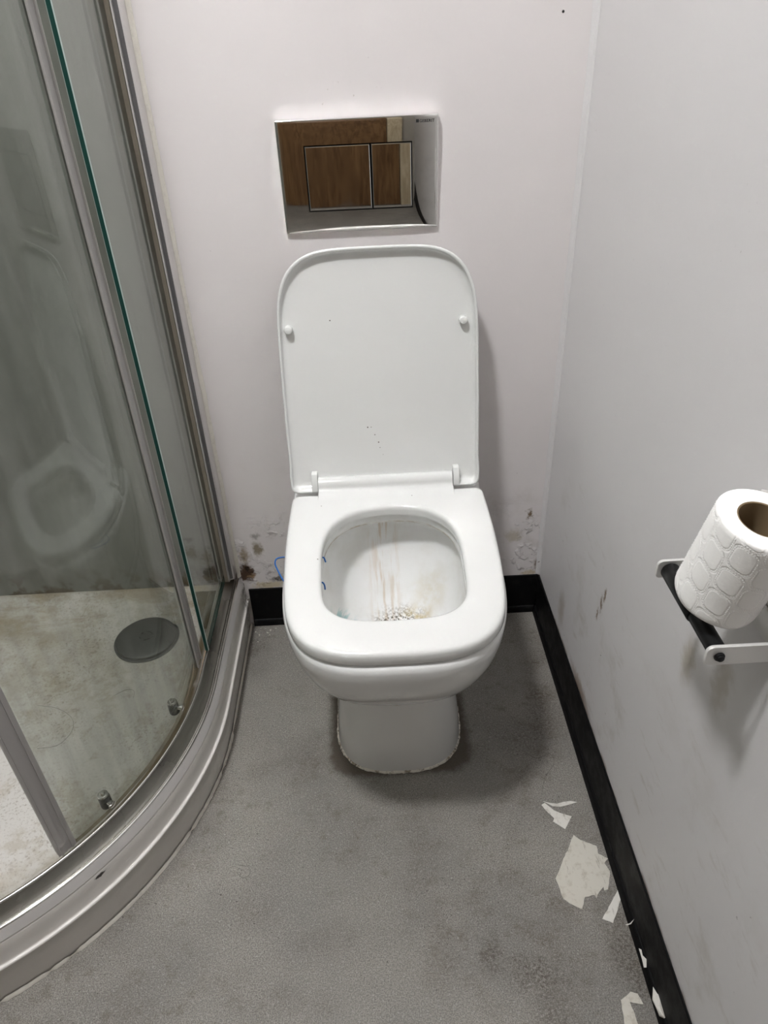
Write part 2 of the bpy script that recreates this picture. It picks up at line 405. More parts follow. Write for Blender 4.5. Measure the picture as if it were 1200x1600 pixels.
M_CARD = simple('brown_cardboard', (0.22, 0.155, 0.085), 0.8, bump=0.2)
M_SEALSTRIP = None
def tray_mat():
    t = NT('dirty_white_acrylic')
    x, y, z = t.xyz(t.pos)
    c = t.mix(t.noise(8.0, 4.0), (0.66, 0.635, 0.60), (0.76, 0.735, 0.70))
    ins = t.ramp(z, 0.128, 0.122)
    inner = t.math('MULTIPLY', ins, t.math('MAXIMUM', t.ramp(x, -0.345, -0.36), t.ramp(t.math('SUBTRACT', t.vmath('LENGTH', t.vmath('MULTIPLY', t.vmath('SUBTRACT', t.pos, (-0.825, -0.305, 0)), (1, 1, 0))), 0.485), 0.0, -0.012)))
    inner = t.ramp(t.math('SUBTRACT', t.vmath('LENGTH', t.vmath('MULTIPLY', t.vmath('SUBTRACT', t.vmath('MAXIMUM', t.pos, (-0.825, -9, 0)), (-0.825, -0.305, 0)), (1, 1, 0))), 0.47), 0.008, -0.004)
    back = t.ramp(y, -0.305, -0.28)
    inner = t.math('MAXIMUM', t.math('MULTIPLY', back, t.ramp(x, -0.35, -0.36)), t.math('MULTIPLY', inner, t.math('SUBTRACT', 1.0, back)))
    dirt = t.ramp(t.noise(7.0, 6.0, 0.65), 0.46, 0.66)
    dirt2 = t.ramp(t.noise(5.0, 5.0, 0.7, vec=t.vmath('MULTIPLY', t.pos, (1, 3.0, 1))), 0.44, 0.64)
    c2 = t.mix(t.math('MULTIPLY', dirt, 0.5), c, (0.42, 0.36, 0.26))
    c2 = t.mix(t.math('MULTIPLY', t.math('MULTIPLY', dirt2, t.ramp(y, -0.20, -0.03)), 0.75), c2, (0.36, 0.28, 0.17))
    c2 = t.mix(t.math('MULTIPLY', t.math('MULTIPLY', t.ramp(t.noise(80.0, 5.0, 0.7), 0.55, 0.7), dirt), 0.55), c2, (0.22, 0.16, 0.09))
    c2 = t.mix(t.math('MULTIPLY', t.ramp(t.noise(60.0, 2.0, 0.5), 0.76, 0.79), 0.8), c2, (0.09, 0.065, 0.035))
    c2 = t.mix(t.math('MULTIPLY', t.ramp(z, 0.119, 0.126), 0.35), c2, (0.25, 0.17, 0.09))
    fine = t.math('MULTIPLY', t.ramp(t.noise(210.0, 4.0, 0.7), 0.52, 0.66), t.ramp(t.noise(9.0, 4.0, offset=(4, 4, 0)), 0.35, 0.65, 0.25, 0.8))
    c2 = t.mix(t.math('MULTIPLY', fine, 0.75), c2, (0.24, 0.19, 0.135))
    c2 = t.mix(t.math('MULTIPLY', t.ramp(t.noise(16.0, 6.0, 0.7, offset=(1, 3, 0)), 0.52, 0.64), 0.4), c2, (0.40, 0.34, 0.235))
    # grime against the inside of the rail
    c2 = t.mix(t.math('MULTIPLY', t.ramp(z, 0.112, 0.1235), t.ramp(y, -0.06, -0.12, 0.0, 0.9)), c2, (0.17, 0.125, 0.06))
    c = t.mix(inner, c, c2)
    cg = t.math('MULTIPLY', t.math('MULTIPLY', t.ramp(y, -0.075, -0.004), t.ramp(t.noise(80.0, 5.0, 0.7), 0.40, 0.58)), t.math('SUBTRACT', 1.0, inner))
    c = t.mix(t.math('MULTIPLY', cg, 0.95), c, (0.05, 0.04, 0.03))
    # two chips in the outer face
    c = t.mix(t.spot((-0.424, -0.650, 0.116), 0.008, 0.011, 0.006, 150.0, (0.8, 0.8, 2.4)), c, (0.035, 0.03, 0.025))
    c = t.mix(t.spot((-0.408, -0.634, 0.120), 0.002, 0.006, 0.008, 150.0, (0.8, 0.8, 2.4)), c, (0.12, 0.10, 0.08))
    return t.done(t.pbsdf(c, 0.3, 0.0, t.bump(t.noise(40.0, 4.0), 0.05, 0.001)))
M_TRAY = tray_mat()
def glass(name, tint=(0.895, 0.91, 0.885), film=0.10, filmc=(0.44, 0.445, 0.42)):
    t = NT(name)
    tr = t.n('BsdfTransparent'); tr.inputs[0].default_value = tint + (1,)
    gl = t.n('BsdfGlossy'); gl.inputs['Roughness'].default_value = 0.004; gl.inputs[0].default_value = (0.97, 1.0, 0.98, 1)
    df = t.n('BsdfDiffuse')
    t.put(df.inputs[0], filmc)
    g_ = t.n('NewGeometry').outputs
    cs = t.math('ABSOLUTE', t.vmath('DOT_PRODUCT', g_['Normal'], g_['Incoming']))
    fr = t.math('ADD', 0.04, t.math('MULTIPLY', t.math('POWER', t.math('SUBTRACT', 1.0, cs, clamp=True), 5.0), 0.96))
    x, y, z = t.xyz(t.pos)
    str_ = t.noise(45.0, 5.0, 0.65, vec=t.vmath('MULTIPLY', t.pos, (1, 1, 0.09)))
    cl = t.noise(5.0, 5.0, 0.65)
    f = t.math('MULTIPLY', t.ramp(str_, 0.38, 0.72, 0.35, 1.6), film)
    f = t.math('MULTIPLY', f, t.ramp(cl, 0.3, 0.7, 0.6, 1.5))
    f = t.math('ADD', f, t.math('MULTIPLY', t.ramp(t.noise(160.0, 2.0, 0.5), 0.70, 0.76), 0.05))
    m1 = t.n('MixShader'); t.put(m1.inputs[0], f); t.t.links.new(tr.outputs[0], m1.inputs[1]); t.t.links.new(df.outputs[0], m1.inputs[2])
    m2 = t.n('MixShader'); t.put(m2.inputs[0], fr); t.t.links.new(m1.outputs[0], m2.inputs[1]); t.t.links.new(gl.outputs[0], m2.inputs[2])
    return t.done(m2.outputs[0])
M_GLASS = glass('limescaled_glass', film=0.09)
M_GLASS_FIXED = glass('clear_fixed_glass', film=0.05)
M_GEDGE = simple('green_glass_edge', (0.010, 0.052, 0.042), 0.15)
M_GCHAMFER = simple('frosted_glass_chamfer', (0.42, 0.50, 0.47), 0.4)
def seal_mat():
    t = NT('clouded_plastic_seal')
    tr = t.n('BsdfTranslucent'); tr.inputs[0].default_value = (0.75, 0.73, 0.72, 1)
    p = t.pbsdf((0.58, 0.56, 0.55), 0.3)
    tp = t.n('BsdfTransparent'); tp.inputs[0].default_value = (0.8, 0.8, 0.8, 1)
    a = t.n('MixShader'); a.inputs[0].default_value = 0.3; t.t.links.new(p, a.inputs[1]); t.t.links.new(tr.outputs[0], a.inputs[2])
    b = t.n('MixShader'); b.inputs[0].default_value = 0.15; t.t.links.new(a.outputs[0], b.inputs[1]); t.t.links.new(tp.outputs[0], b.inputs[2])
    return t.done(b.outputs[0])
M_SEALSTRIP = seal_mat()
M_GRIME = simple('grimy_glass_rim', (0.16, 0.13, 0.085), 0.5, var=0.4)
M_DRAIN = chrome('dull_drain_metal', 0.38, (0.20, 0.205, 0.20), 0.15)
M_ROLLER = simple('dark_roller_housing', (0.022, 0.022, 0.02), 0.4)
M_BRONZE = simple('bronze_tinted_channel', (0.40, 0.355, 0.30), 0.36, 0.5)
M_BLACKRUB = simple('dark_rubber_gasket', (0.15, 0.148, 0.15), 0.3, 0.5)
def tissue():
    t = NT('embossed_tissue')
    tc = t.n('TexCoord').outputs['Object']
    x, y, z = t.xyz(tc)
    ang = t.math('ARCTAN2', y, x)
    R_, NC, CH = 0.037, 10, 0.0265
    cw = 2 * PI * R_ / NC
    u = t.math('MULTIPLY', t.math('ADD', ang, PI), R_ / cw)
    ci = t.math('FLOOR', u)
    par = t.math('MODULO', ci, 2.0)
    v = t.math('ADD', t.math('DIVIDE', z, CH), t.math('MULTIPLY', par, 0.5))
    lu = t.math('MULTIPLY', t.math('SUBTRACT', t.math('FRACT', u), 0.5), cw)
    lv = t.math('MULTIPLY', t.math('SUBTRACT', t.math('FRACT', t.math('ADD', v, t.math('MULTIPLY', lu, 9.0))), 0.5), CH)
    r = 0.0070
    qx = t.math('SUBTRACT', t.math('ABSOLUTE', lu), cw / 2 - 0.0013 - r)
    qy = t.math('SUBTRACT', t.math('ABSOLUTE', lv), CH / 2 - 0.0013 - r)
    mx = t.math('MAXIMUM', qx, 0.0); my = t.math('MAXIMUM', qy, 0.0)
    sd = t.math('ADD', t.math('SQRT', t.math('ADD', t.math('MULTIPLY', mx, mx), t.math('MULTIPLY', my, my))),
                t.math('SUBTRACT', t.math('MINIMUM', t.math('MAXIMUM', qx, qy), 0.0), r))
    h = t.math('MULTIPLY', t.ramp(t.math('ABSOLUTE', t.math('SUBTRACT', sd, 0.0002)), 0.0022, 0.0006), -0.30)
    h = t.math('ADD', h, t.math('MULTIPLY', t.noise(260.0, 3.0, 0.6, vec=t.vmath('MULTIPLY', tc, (1, 1, 3))), 0.12))
    rad = t.math('SQRT', t.math('ADD', t.math('MULTIPLY', x, x), t.math('MULTIPLY', y, y)))
    h = t.math('MULTIPLY', h, t.ramp(rad, 0.0358, 0.0366))
    n1 = t.bump(h, 0.9, 0.0013)
    p = t.pbsdf((0.92, 0.905, 0.885), 0.85, 0.0, n1, spec=0.15)
    return t.done(p)
M_TISSUE = tissue()
M_TISSUE_PLAIN = simple('plain_tissue', (0.93, 0.92, 0.90), 0.85, var=0.01)
def scrap_mat(name, base, dirt):
    t = NT(name)
    nz = t.noise(70.0, 5.0, 0.7); ln = t.noise(60.0, 4.0, 0.7, vec=t.vmath('MULTIPLY', t.pos, (2.2, 0.4, 1)))
    c = t.mix(t.math('MULTIPLY', t.ramp(nz, 0.50, 0.68), dirt), base, (0.28, 0.23, 0.16))
    c = t.mix(t.math('MULTIPLY', t.ramp(ln, 0.60, 0.66), dirt), c, (0.16, 0.13, 0.09))
    return t.done(t.pbsdf(c, 0.75, 0.0, t.bump(nz, 0.25, 0.001)))
M_SCRAP = scrap_mat('dirty_torn_paper', (0.58, 0.555, 0.49), 0.4)
M_SCRAP2 = scrap_mat('cleaner_torn_paper', (0.68, 0.66, 0.61), 0.4)
def wood():
    t = NT('brown_door_wood')
    v = t.vmath('MULTIPLY', t.pos, (6.0, 1.0, 0.7))
    g = t.noise(9.0, 6.0, 0.6, vec=v, dist=0.6)
    c = t.mix(t.ramp(g, 0.3, 0.7), (0.12, 0.058, 0.022), (0.27, 0.15, 0.065))
    return t.done(t.pbsdf(c, 0.4, 0.0, t.bump(g, 0.1, 0.002)))
M_WOOD = wood()
def palewood():
    t = NT('pale_frame_wood')
    v = t.vmath('MULTIPLY', t.pos, (8.0, 1.0, 1.0))
    g = t.noise(7.0, 6.0, 0.6, vec=v, dist=1.2)
    c = t.mix(t.ramp(g, 0.3, 0.7), (0.50, 0.40, 0.26), (0.68, 0.57, 0.40))
    return t.done(t.pbsdf(c, 0.45))
M_PALEWOOD = palewood()
def emit(name, strength):
    t = NT(name); e = t.n('Emission'); e.inputs[0].default_value = (0.985, 0.99, 1.0, 1); e.inputs[1].default_value = strength
    return t.done(e.outputs[0])
M_LAMP = emit('lamp_diffuser', 30.0)
M_HAIR = simple('dark_hair', (0.03, 0.022, 0.015), 0.5)

# ------------------------------------------------------------------ room shell
XR, XL, YF, ZC = 0.348, -1.125, -2.9, 2.42
def slab(name, *a, mat=None, label=None):
    bm = bmesh.new(); box(bm, *a); return struct(obj(name, bm, mat, smooth=False), label)
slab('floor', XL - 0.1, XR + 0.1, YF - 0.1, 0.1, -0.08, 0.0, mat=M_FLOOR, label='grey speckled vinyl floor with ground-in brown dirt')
slab('wall_back', XL - 0.1, XR + 0.1, 0.0, 0.1, 0.0, ZC, mat=M_WALL, label='off-white painted wall behind the toilet')
slab('wall_right', XR, XR + 0.1, YF - 0.1, 0.0, 0.0, ZC, mat=M_WALLR, label='scuffed off-white painted wall with the roll holder')
slab('wall_left', XL - 0.1, XL, YF - 0.1, 0.0, 0.0, ZC, mat=M_PANEL, label='grey panelled wall at the far side of the shower')
slab('wall_front', XL, XR, YF - 0.1, YF, 0.0, ZC, mat=M_WALLF, label='greige wall with the invented door, opposite the toilet')
slab('ceiling', XL - 0.1, XR + 0.1, YF - 0.1, 0.1, ZC, ZC + 0.08, mat=M_CEIL, label='white ceiling')
slab('trim_1', XL + 0.001, -0.337, -0.005, 0.0, 0.1245, 2.1, mat=M_PANEL, label='grey shower wall panel behind the glass')
# invented, unseen door and frame, added for the flush plate to mirror
d = empty('invented_door_1', (-0.42, YF, 0)); struct(d, 'invented brown wooden door, added for the flush plate to mirror')
bm = bmesh.new(); box(bm, -0.72, 0.140, YF + 0.001, YF + 0.035, 0.004, 1.98, 0.003); obj('door_leaf', bm, M_WOOD, d)
for x0, x1 in ((-0.80, -0.723), (0.143, 0.235)):
    bm = bmesh.new(); box(bm, x0, x1, YF + 0.001, YF + 0.045, 0.0, 2.05, 0.004); obj('door_jamb', bm, M_PALEWOOD, d)
bm = bmesh.new(); box(bm, -0.723, 0.143, YF + 0.001, YF + 0.045, 1.983, 2.05, 0.004); obj('door_head', bm, M_PALEWOOD, d)
bm = bmesh.new(); lathe(bm, [(0.026, 0), (0.026, 0.008), (0.009, 0.01), (0.009, 0.045)], (0.07, YF + 0.035, 1.0), (0, 1, 0), 24)
tube(bm, [(0.07, YF + 0.075, 1.0), (0.03, YF + 0.08, 1.0), (-0.04, YF + 0.08, 0.998)], 0.009, 12); obj('door_handle', bm, M_CHROME, d)

# cove skirtings: a tall face, a groove and a coved toe on the floor
HS = 0.104
def skirt_profile(f):
    return [(0.0004, HS), (0.0024, HS), (0.0034, HS - 0.001), (0.0036, 0.030), (0.0034, 0.0185), (0.0026, 0.0175), (0.0026, 0.0160), (0.0040, 0.0155),
            (0.0056, 0.0140), (0.0072, 0.0105), (0.0084, 0.0060), (0.0092, 0.0022), (0.0094, 0.0008), (0.0004, 0.0008)]
def skirting(name, p0, p1, nrm, label, n=14, end_mitre=(0, 0)):
    bm = bmesh.new(); p0, p1, nrm = Vector(p0), Vector(p1), Vector(nrm)
    t = (p1 - p0).normalized(); prof = skirt_profile(0)
    rings = []
    for i in range(n + 1):
        s = i / n
        rings.append([p0 + (p1 - p0) * s + nrm * a + Vector((0, 0, b)) + t * (end_mitre[0] * a * (1 - s) + end_mitre[1] * a * s) for a, b in prof])
    loft(bm, rings, True, True, True)
    return struct(obj(name, bm, M_SKIRT, auto=35), label)
skirting('baseboard_back', (-0.296, 0, 0), (XR - 0.0002, 0, 0), (0, -1, 0), 'black vinyl skirting behind the toilet', end_mitre=(0, -1))
skirting('baseboard_right', (XR, -0.0002, 0), (XR, YF + 0.001, 0), (-1, 0, 0), 'black vinyl skirting along the right wall', end_mitre=(1, 0))
bm = bmesh.new()   # painted-over sealant bead in the corner
rings = []
rr = random.Random(3)
for i in range(80):
    z = HS + 0.001 + (ZC - HS - 0.002) * i / 79
    k = 0.0085 + 0.0016 * rr.random()
    rings.append([(XR - 0.0002, -0.0002, z), (XR - k, -0.0002, z), (XR - k * 0.80, -0.0012, z), (XR - k * 0.35, -k * 0.28, z), (XR - 0.001, -k * 0.62, z), (XR - 0.0002, -k * 0.7, z)])
loft(bm, rings, True, True, True); struct(obj('trim_2', bm, M_WALLR, auto=25), 'painted sealant bead in the wall corner')

# ceiling lamp (outside the frame; the room's light)
L = tag(empty('ceiling_light', LIGHT_POS), 'round white ceiling light above the floor in front of the toilet', 'light')
bm = bmesh.new(); lathe(bm, [(LIGHT_RADIUS + 0.02, 0.0), (LIGHT_RADIUS + 0.02, -0.035), (LIGHT_RADIUS + 0.004, -0.04), (LIGHT_RADIUS + 0.002, -0.036), (0.02, -0.036)], (LIGHT_POS[0], LIGHT_POS[1], ZC), seg=48, cap=True)
obj('lamp_body', bm, M_CEIL, L)
bm = bmesh.new(); lathe(bm, [(LIGHT_RADIUS * math.cos(a), -0.062 * math.sin(a)) for a in np.linspace(0, PI / 2 - 0.001, 14)], (LIGHT_POS[0], LIGHT_POS[1], ZC - 0.0361), seg=48)
obj('lamp_diffuser', bm, M_LAMP, L)
M_LAMP.node_tree.nodes['Emission'].inputs[1].default_value = LIGHT_POWER

# ------------------------------------------------------------------ shower
XO, RO, YC = -0.305, 0.52, -0.305
XCN = XO - RO
def path(off, n_arc=72, y_start=-0.004, x_end=None):
    """Outer path of the quadrant, moved outwards by off: back wall -> arc -> left wall."""
    x_end = XL + 0.004 if x_end is None else x_end
    P = [(XO + off, y_start + (YC - y_start) * k / 8) for k in range(8)]
    P += [(XCN + (RO + off) * math.cos(a), YC - (RO + off) * math.sin(a)) for a in np.linspace(0, PI / 2, n_arc)]
    P += [(XCN + (x_end - XCN) * k / 8, YC - RO - off) for k in range(1, 9)]
    return P
def sweep(bm, prof, **kw):
    rings = [[(x, y, z) for x, y in path(o, **kw)] for o, z in prof]
    # loft across the profile
    return loft(bm, rings, closed=False, wrap=True)
# --- tray
tr = tag(empty('shower_tray', (-0.72, -0.42, 0)), 'dirty white quadrant shower tray with a tall curved front', 'shower tray')
def tray_ring(off, inset):
    P = path(off, y_start=-0.0015 - inset, x_end=XL + 0.0015 + inset)
    xe, ye = P[-1]; xs, ys = P[0]
    P += [(xe, ye + (ys - ye) * k / 10) for k in range(1, 10)]
    P += [(xe + (xs - xe) * k / 14, ys) for k in range(0, 14)]
    return P
prof = [(-0.0020, 0.0008, 0), (-0.0010, 0.006, 0), (0.0015, 0.040, 0), (0.0042, 0.0735, 0), (0.0060, 0.0752, 0), (0.0070, 0.0768, 0), (0.0072, 0.0785, 0), (0.0066, 0.0800, 0), (0.0052, 0.0808, 0),
        (0.0034, 0.0813, 0), (0.0026, 0.0823, 0), (0.0022, 0.0840, 0), (0.0014, 0.105, 0), (0.0008, 0.1210, 0), (0.0002, 0.1230, 0), (-0.0010, 0.1242, 0), (-0.0035, 0.1245, 0),
        (-0.030, 0.1245, 0.001), (-0.058, 0.1240, 0.004), (-0.064, 0.1215, 0.008), (-0.070, 0.114, 0.016), (-0.078, 0.104, 0.035), (-0.090, 0.094, 0.06), (-0.105, 0.089, 0.09), (-0.14, 0.087, 0.13), (-0.26, 0.0845, 0.2)]
bm = bmesh.new()
rings = [[(x, y, z) for x, y in tray_ring(o, ins)] for o, z, ins in prof]
loft(bm, rings, True, False, True)
obj('tray_shell', bm, M_TRAY, tr, auto=60)
# sealant along the floor
bm = bmesh.new(); rr = random.Random(5)
P = path(0.0, 110)
rings = []
for i, (x, y) in enumerate(P):
    q = path(0.01, 110)[i]; nx, ny = (q[0] - x) / 0.01, (q[1] - y) / 0.01
    k = 0.0032 + 0.0010 * rr.random(); hgt = 0.0062 + 0.0016 * rr.random()
    if rr.random() < 0.06: k *= 0.35; hgt *= 0.5
    rings.append([(x + nx * a, y + ny * a, b) for a, b in ((0.0004, 0.0006), (k, 0.0006), (k * 0.9, hgt * 0.4), (k * 0.45, hgt * 0.85), (0.0007, hgt))])
loft(bm, rings, True, True, True); obj('sealant_bead', bm, M_SEALANT_CLEAN, tr, auto=60)
# drain cover
dc = (-0.4935, -0.127)
bm = bmesh.new(); lathe(bm, [(0.0605, 0.0), (0.0615, 0.002), (0.060, 0.005), (0.056, 0.0066), (0.030, 0.0080), (0.0001, 0.0084)], (dc[0], dc[1], 0.0895), seg=56)
do = obj('drain_cover', bm, M_DRAIN, tr)
bm = bmesh.new()
for a0, a1 in ((0.35, 1.55), (2.3, 2.6), (3.4, 3.75), (4.6, 5.6)):
    tube(bm, [(dc[0] + 0.0125 * math.cos(a), dc[1] + 0.0125 * math.sin(a), 0.0979) for a in np.linspace(a0, a1, 10)], 0.0012, 6)
obj('finger_slot', bm, M_DARKGAP, do)
bm = bmesh.new()
lathe(bm, [(0.066, 0.0), (0.066, 0.003), (0.0618, 0.0035)], (dc[0], dc[1], 0.0865), seg=56, cap=False); obj('drain_flange', bm, M_DRAIN, tr)
# scale crust on the tray rim beside the rail
bm = bmesh.new(); rr = random.Random(9); rings = []
for i in range(26):
    s = i / 25; a = math.radians(-9 + 15 * s)
    ro = RO - 0.0375
    if a < 0: cx, cy, nx, ny = XO - 0.0375, YC - a * RO, 1, 0
    else: cx, cy, nx, ny = XCN + ro * math.cos(a), YC - ro * math.sin(a), math.cos(a), -math.sin(a)
    wd = (0.0028 + 0.0018 * rr.random()) * (1 - 0.6 * s); hh = (0.0265 + 0.002 * rr.random()) * (1 - 0.35 * s)
    rings.append([(cx - nx * wd, cy - ny * wd, 0.1246), (cx + nx * 0.001, cy + ny * 0.001, 0.1246), (cx + nx * 0.001, cy + ny * 0.001, 0.1246 + hh), (cx - nx * wd * 0.7, cy - ny * wd * 0.7, 0.1246 + hh * (0.9 + 0.1 * rr.random()))])
loft(bm, rings, True, True, True)
obj('limescale_crust', bm, scrap_mat('limescale', (0.50, 0.38, 0.27), 0.5), tr, auto=20)['label'] = 'pinkish beige limescale crust'

# --- enclosure
en = tag(empty('shower_enclosure', (-0.42, -0.45, 0.125)), 'curved glass shower enclosure with aluminium rail, left of the toilet', 'shower')
Z0 = 0.1252
bm = bmesh.new()
rail_out = [(-0.0345, Z0), (0.0000, Z0), (0.0006, 0.1256), (0.0004, 0.1262), (-0.0058, 0.1380), (-0.0064, 0.1395)]
rail_ridge = [(-0.0064, 0.1395), (-0.0076, 0.1412), (-0.0092, 0.1420), (-0.0108, 0.1416), (-0.0120, 0.1402), (-0.0126, 0.1384), (-0.0130, 0.1362), (-0.0140, 0.1354), (-0.0150, 0.1355), (-0.0158, 0.1362), (-0.0164, 0.1372)]
rail_trough = [(-0.0164, 0.1372), (-0.0172, 0.1380), (-0.0184, 0.1388), (-0.0200, 0.1402), (-0.0216, 0.1422), (-0.0230, 0.1446), (-0.0285, 0.1555), (-0.0292, 0.1572)]
rail_lip = [(-0.0292, 0.1572), (-0.0297, 0.1586), (-0.0306, 0.1597), (-0.0320, 0.1602), (-0.0334, 0.1597), (-0.0342, 0.1582), (-0.0345, 0.155), (-0.0345, Z0)]
for pr_, k_ in ((rail_out, 1), (rail_ridge, 0), (rail_trough, 2), (rail_lip, 0)):
    loft(bm, [[(x, y, z) for x, y in path(o, y_start=-0.006)] for o, z in pr_], closed=False, mat=k_)
bmesh.ops.remove_doubles(bm, verts=bm.verts[:], dist=1e-6)
bmesh.ops.holes_fill(bm, edges=[e for e in bm.edges if e.is_boundary], sides=0)
obj('bottom_rail', bm, [M_ALU, M_RAILFACE, M_TROUGH], en, auto=50)
bm = bmesh.new()
sweep(bm, [(o, 2.135 - z) for o, z in [(-0.0060, 0.135), (-0.0060, 0.165), (-0.030, 0.165), (-0.034, 0.160), (-0.034, 0.135)]], y_start=-0.006)
obj('top_rail', bm, M_ALU, en, auto=50)
# wall profile: inner channel, bronze web and outer cover
ZT = 1.97
def extrude_poly(bm, poly, z0, z1):
    loft(bm, [[(x, y, z0) for x, y in poly], [(x, y, z1) for x, y in poly]], True, True, True)
wp = empty('wall_profile', (-0.33, -0.02, 0.16)); wp.parent = en; wp.matrix_parent_inverse = en.matrix_world.inverted()
bm = bmesh.new(); extrude_poly(bm, [(-0.3255, -0.0008), (-0.3255, -0.0415), (-0.3240, -0.0430), (-0.3228, -0.0415), (-0.3222, -0.036), (-0.3160, -0.034), (-0.3138, -0.0315), (-0.3132, -0.0262), (-0.3132, -0.0008)], 0.1605, ZT)
obj('outer_cover', bm, M_ALU2, wp, auto=30)
bm = bmesh.new(); extrude_poly(bm, [(-0.3325, -0.006), (-0.3325, -0.0425), (-0.3258, -0.0425), (-0.3258, -0.006)], 0.1603, ZT)
obj('inner_channel', bm, M_BRONZE, wp, auto=30)
bm = bmesh.new(); extrude_poly(bm, [(-0.3221, -0.0363), (-0.3218, -0.0376), (-0.3170, -0.0357), (-0.3163, -0.0343)], 0.164, ZT)
obj('gasket', bm, M_BLACKRUB, wp, auto=30)
bm = bmesh.new(); extrude_poly(bm, [(-0.3425, -0.006), (-0.3425, -0.041), (-0.3395, -0.0425), (-0.3392, -0.006)], 0.1603, ZT)
obj('inner_channel', bm, M_ALU2, wp, auto=30)
bm = bmesh.new(); rr = random.Random(11); rings = []
for i in range(70):
    z = 0.140 + (ZT - 0.14) * i / 69; k = 0.0048 + 0.0012 * rr.random()
    rings.append([(-0.3131, -0.0005, z), (-0.3131, -k * 1.5, z), (-0.3131 + k * 0.55, -k * 0.7, z), (-0.3131 + k * 1.1, -0.0005, z)])
loft(bm, rings, True, True, True); obj('sealant_bead', bm, M_SEALANT_CLEAN, en, auto=50)
# fixed straight panel
YE = -0.2455
bm = bmesh.new()
extrude_poly(bm, [(-0.3399, -0.012), (-0.3399, YE + 0.0012), (-0.3387, YE), (-0.3332, YE), (-0.3320, YE + 0.0012), (-0.3320, -0.012)], 0.1620, 1.955)
bm.normal_update()
for f in bm.faces:
    c = f.calc_center_median()
    if abs(f.normal.z) > 0.5 or f.normal.y > 0.5: f.material_index = 1
    elif abs(f.normal.x) < 0.3: f.material_index = 1
    elif abs(f.normal.x) < 0.95: f.material_index = 2
obj('fixed_panel', bm, [M_GLASS_FIXED, M_GEDGE, M_GCHAMFER], en, smooth=False)
# sliding curved door
def arc_pt(off, s):
    """point at arc length s (metres) measured from the start of the arc, negative on the straight"""
    if s < 0: return (XO + off, YC - s)
    a = s / RO
    return (XCN + (RO + off) * math.cos(a), YC - (RO + off) * math.sin(a))
dr = empty('sliding_door', (-0.37, -0.47, 0.15)); dr.parent = en; dr.matrix_parent_inverse = en.matrix_world.inverted()
S0, S1, DO = -0.046, 0.386, -0.0455
def arc_sheet(bm, s0, s1, o0, o1, z0, z1, n=40, edge=1):
    rings = []
    for i in range(n + 1):
        s = s0 + (s1 - s0) * i / n
        a, b = arc_pt(o0, s), arc_pt(o1, s)
        rings.append([(a[0], a[1], z0), (b[0], b[1], z0), (b[0], b[1], z1), (a[0], a[1], z1)])
    loft(bm, rings, True, True, True)
bm = bmesh.new(); arc_sheet(bm, S0, S1, DO - 0.006, DO, 0.1500, 1.94, 56)
bm.normal_update()
for f in bm.faces:
    c = f.calc_center_median()
    if abs(f.normal.z) > 0.5: f.material_index = 2
    elif len(f.verts) == 3: f.material_index = 1
obj('door_glass', bm, [M_GLASS, M_GEDGE, M_GRIME], dr, auto=30)
# trailing seal (overlaps the fixed panel) and leading magnetic seal
bm = bmesh.new()
for s0, s1, o0, o1 in ((-0.058, -0.0465, -0.0535, -0.0435), (-0.0465, -0.028, -0.0452, -0.0436), (-0.0465, -0.041, -0.0535, -0.0519), (-0.0295, -0.0255, -0.0440, -0.0412), (-0.052, -0.049, -0.0435, -0.0405)):
    arc_sheet(bm, s0, s1, o0, o1, 0.152, 1.93, 3)
obj('trailing_seal', bm, M_SEALSTRIP, dr, auto=20)
bm = bmesh.new()
for s0, s1, o0, o1 in ((0.3865, 0.400, -0.0545, -0.0425), (0.370, 0.3865, -0.0452, -0.0434), (0.370, 0.3865, -0.0535, -0.0519), (0.375, 0.3775, -0.0434, -0.0412), (0.393, 0.396, -0.0425, -0.0405)):
    arc_sheet(bm, s0, s1, o0, o1, 0.152, 1.93, 3)
obj('leading_seal', bm, M_SEALSTRIP, dr, auto=20)
for a in (math.radians(9.2), math.radians(32.8)):
    c = Vector((XCN + (RO - 0.0600) * math.cos(a), YC - (RO - 0.0600) * math.sin(a), 0.1500)); rad = Vector((math.cos(a), -math.sin(a), 0)); tan = Vector((math.sin(a), math.cos(a), 0))
    bm = bmesh.new()
    lathe(bm, [(0.0086, 0.0), (0.0090, 0.003), (0.0088, 0.020), (0.0074, 0.024)], c, (0, 0, 1), 24)
    ro = obj('roller', bm, M_ROLLER, dr)
    bm = bmesh.new()
    lathe(bm, [(0.0078, 0.0), (0.0084, 0.0012), (0.0076, 0.0028), (0.0042, 0.0032), (0.0042, 0.0062), (0.0032, 0.0076), (0.0001, 0.0079)], c + Vector((0, 0, 0.0235)), (0, 0, 1), 24)
    tube(bm, [c + rad * 0.004 + Vector((0, 0, 0.012)), c + rad * 0.0140 + Vector((0, 0, 0.012))], 0.0040, 12)
    lathe(bm, [(0.0058, 0), (0.0058, 0.0018), (0.003, 0.003), (0.0001, 0.0032)], c + rad * 0.0146 + Vector((0, 0, 0.012)), rad, 18)
    obj('roller_cap', bm, M_CHROME, ro)

